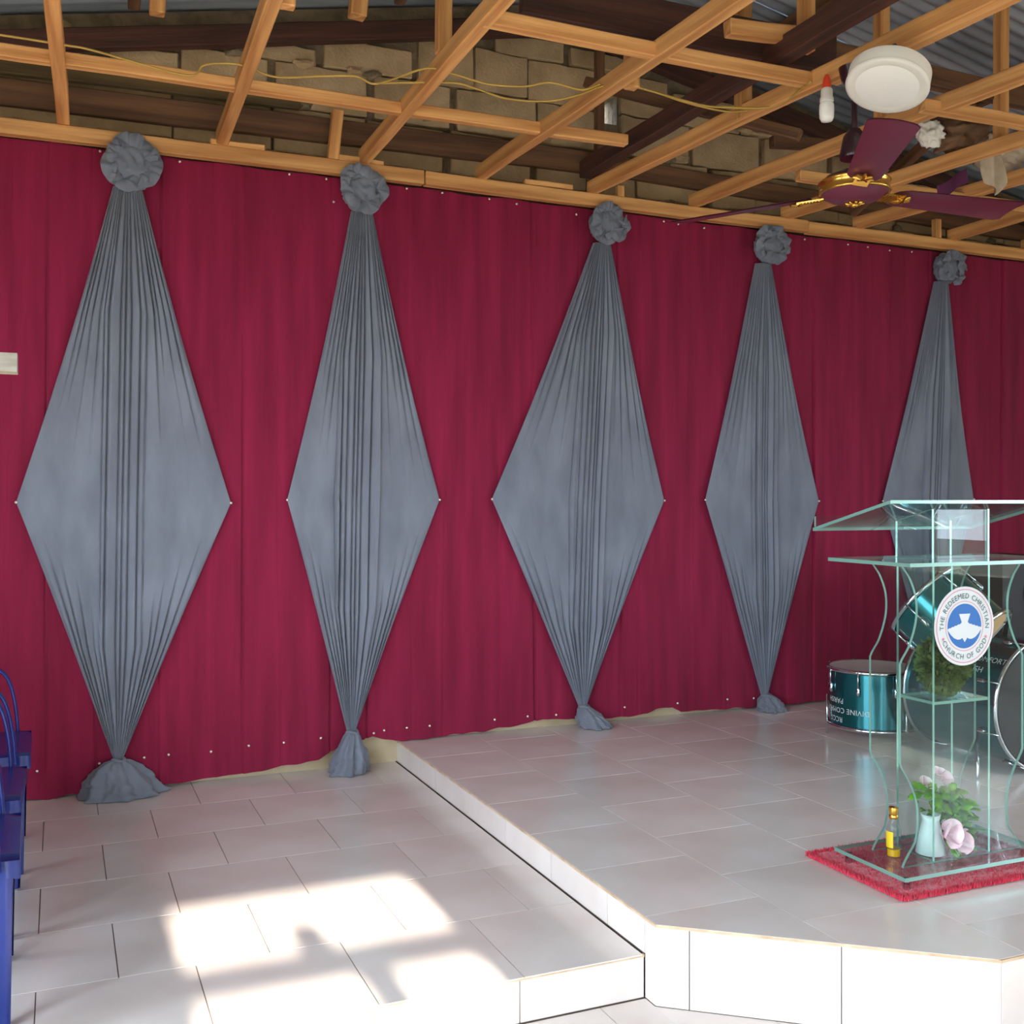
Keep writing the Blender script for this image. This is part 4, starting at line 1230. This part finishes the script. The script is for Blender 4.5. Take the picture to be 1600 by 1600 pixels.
link('hanging_cloth', mb.mesh('hanging_cloth', M_canvas, True), label='cream cloth hanging down over a joist near the right edge', cat='cloth')
mb = MB()
def strip(u, v):
    p0, p1 = Vector((4.074, 4.086, 2.945)), Vector((4.085, 3.90, 2.98))
    c = p0 + (p1 - p0) * v
    return c + Vector((0.012 * math.sin(v * 6), 0, 0)) + Vector((0.1, 0.2, 1.0)).normalized() * (u - .5) * 0.075
mb.grid(4, 14, strip)
link('cloth_strip', mb.mesh('cloth_strip', M_purple, True), label='purple cloth strip strung under the joists right of the fan', cat='cloth')

# ------------------------------------------------------------------ blue plastic chairs
def chair(loc, rz, label):
    root = empty('plastic_chair', loc, label, 'chair', 'blue plastic chairs on the platform', rz=rz)
    # local frame: faces -Y, seat centre at the origin
    sw, sd, sh = 0.215, 0.205, 0.415
    mb = MB()
    def top(u, v):
        x = (u * 2 - 1) * sw * (1 - 0.06 * v); y = -sd + 2 * sd * v
        if v < 0.12: x *= 1 - 0.05 * ((0.12 - v) / .12) ** 2
        dish = 0.014 * (1 - (u * 2 - 1) ** 4) * (1 - (v * 2 - 1) ** 4)
        drop = 0.014 * max(0, (0.15 - v) / 0.15) ** 2 + 0.012 * max(0, abs(u * 2 - 1) - .88) / .12
        return (x, y, sh - dish - drop)
    mb.grid(16, 16, top)
    mb.grid(16, 16, lambda u, v: tuple(Vector(top(u, v)) - Vector((0, 0, 0.006))))
    me = mb.mesh('seat', M_blue, True); link('seat', me, root)
    # apron
    mb = MB(); n = 48
    def apron(u, v):
        t = 4 * u; i = int(t) % 4; f = t - int(t)
        c = [(-sw, -sd), (sw, -sd), (sw * .94, sd), (-sw * .94, sd)]
        a, b = Vector(c[i]), Vector(c[(i + 1) % 4]); q = a + (b - a) * f
        arch = 0.045 - 0.018 * math.sin(math.pi * f)
        return (q.x * (1.0 + .012 * v), q.y * (1 + .012 * v), sh - 0.014 - arch * v)
    mb.grid(n, 3, apron, closeu=True)
    link('apron', mb.mesh('apron', M_blue, True), root)
    # legs: L-section, splayed
    for sx in (-1, 1):
        for sy in (-1, 1):
            mb = MB()
            tx, ty = sx * (sw - 0.004) * (1 if sy < 0 else .94), sy * (sd - (0.014 if sy < 0 else 0.004))
            bx, by = tx + sx * 0.012, ty + sy * (-0.006 if sy < 0 else 0.05)
            def leg(u, v):
                w = 0.055 - 0.022 * v
                cx_, cy_ = tx + (bx - tx) * v, ty + (by - ty) * v
                s = u * 2
                if s < 1: off = Vector((-sx * w * (1 - s), 0, 0))
                else: off = Vector((0, -sy * w * (s - 1), 0))
                return (cx_ + off.x, cy_ + off.y, (sh - 0.03) * (1 - v) + 0.001)
            mb.grid(6, 8, leg)
            mb.grid(6, 8, lambda u, v: tuple(Vector(leg(u, v)) + Vector((-sx * .005, -sy * .005, 0))))
            link('leg', mb.mesh('leg', M_blue, True), root)
    # armrests: rail from the back, bending down to the seat side
    for sx in (-1, 1):
        mb = MB(); xx = sx * (sw + 0.002)
        path = smooth_pts([(xx * .95, sd + 0.055, sh + 0.235), (xx * 1.02, sd - 0.10, sh + 0.238), (xx * 1.04, -sd + 0.16, sh + 0.232), (xx * 1.04, -sd + 0.105, sh + 0.215), (xx * 1.03, -sd + 0.075, sh + 0.17), (xx * 1.0, -sd + 0.055, sh + 0.08), (xx * .985, -sd + 0.045, sh - 0.035)], 5)
        n_ = len(path)
        def armf(u, v):
            i = min(n_ - 1, int(round(v * (n_ - 1)))); p_ = path[i]; t_ = (path[min(i + 1, n_ - 1)] - path[max(i - 1, 0)]).normalized()
            side_ = Vector((1, 0, 0)); nn = t_.cross(side_).normalized(); a_ = 2 * math.pi * u
            return p_ + side_ * math.cos(a_) * 0.026 + nn * math.sin(a_) * 0.007
        mb.grid(12, n_ - 1, armf, closeu=True)
        link('armrest', mb.mesh('armrest', M_blue, True), root)
    # backrest with slots
    mb = MB()
    def bk(u, v, d):
        w = sw * (0.93 + 0.04 * math.sin(math.pi * v) - 0.10 * max(0, v - .75) / .25)
        z = sh - 0.01 + 0.40 * v + (0.02 * (1 - (u * 2 - 1) ** 2) if v > .9 else 0)
        y = sd + 0.005 + 0.10 * v - 0.035 * (1 - (u * 2 - 1) ** 2) * 0.5 + d
        return ((u * 2 - 1) * w, y, z)
    nu, nv = 22, 12
    for d in (0, 0.006):
        k0 = len(mb.v)
        for j in range(nv + 1):
            for i in range(nu + 1): mb.v.append(bk(i / nu, j / nv, d))
        for j in range(nv):
            for i in range(nu):
                if 2 <= j <= 9 and i % 4 == 3 and 2 < i < 20: continue
                a = k0 + j * (nu + 1) + i
                mb.f.append((a, a + 1, a + nu + 2, a + nu + 1)); mb.mi.append(0)
    link('backrest', mb.mesh('backrest', M_blue, True), root)
    return root
chair((-0.297, 3.05, ZP + .001), math.pi / 2 + 0.02, 'nearest blue plastic chair at the left edge, with tan card on its seat')
chair((-0.305, 3.62, ZP + .001), math.pi / 2 - 0.02, 'blue plastic chair in the middle of the three at the left edge')
chair((-0.298, 4.195, ZP + .001), math.pi / 2 + 0.01, 'farthest blue plastic chair at the left edge, beside the first grey drape')
link('card_sheet', MB().box((-0.28, 3.08, 0.531), (-0.165, 3.20, 0.55)).mesh('card_sheet', M_box), label='tan card lying on the nearest blue chair seat', cat='card')
# weathered wooden stand at the left edge
ws = empty('wooden_stand', (-0.145, 2.54, ZP), 'weathered wooden stand arm jutting in at the left edge, on a yellow post', 'stand')
mb = MB().box((-0.33, 2.50, 1.672), (-0.082, 2.56, 1.712)); part('crossbar', mb, M_wood_grey, ws)
mb = MB().box((-0.175, 2.615, ZP), (-0.135, 2.655, 1.66)); part('post', mb, M_wood_yellow, ws)
mb = MB().box((-0.30, 2.56, ZP), (-0.176, 2.70, ZP + .025)); 
part('foot', mb, M_wood_yellow, ws)
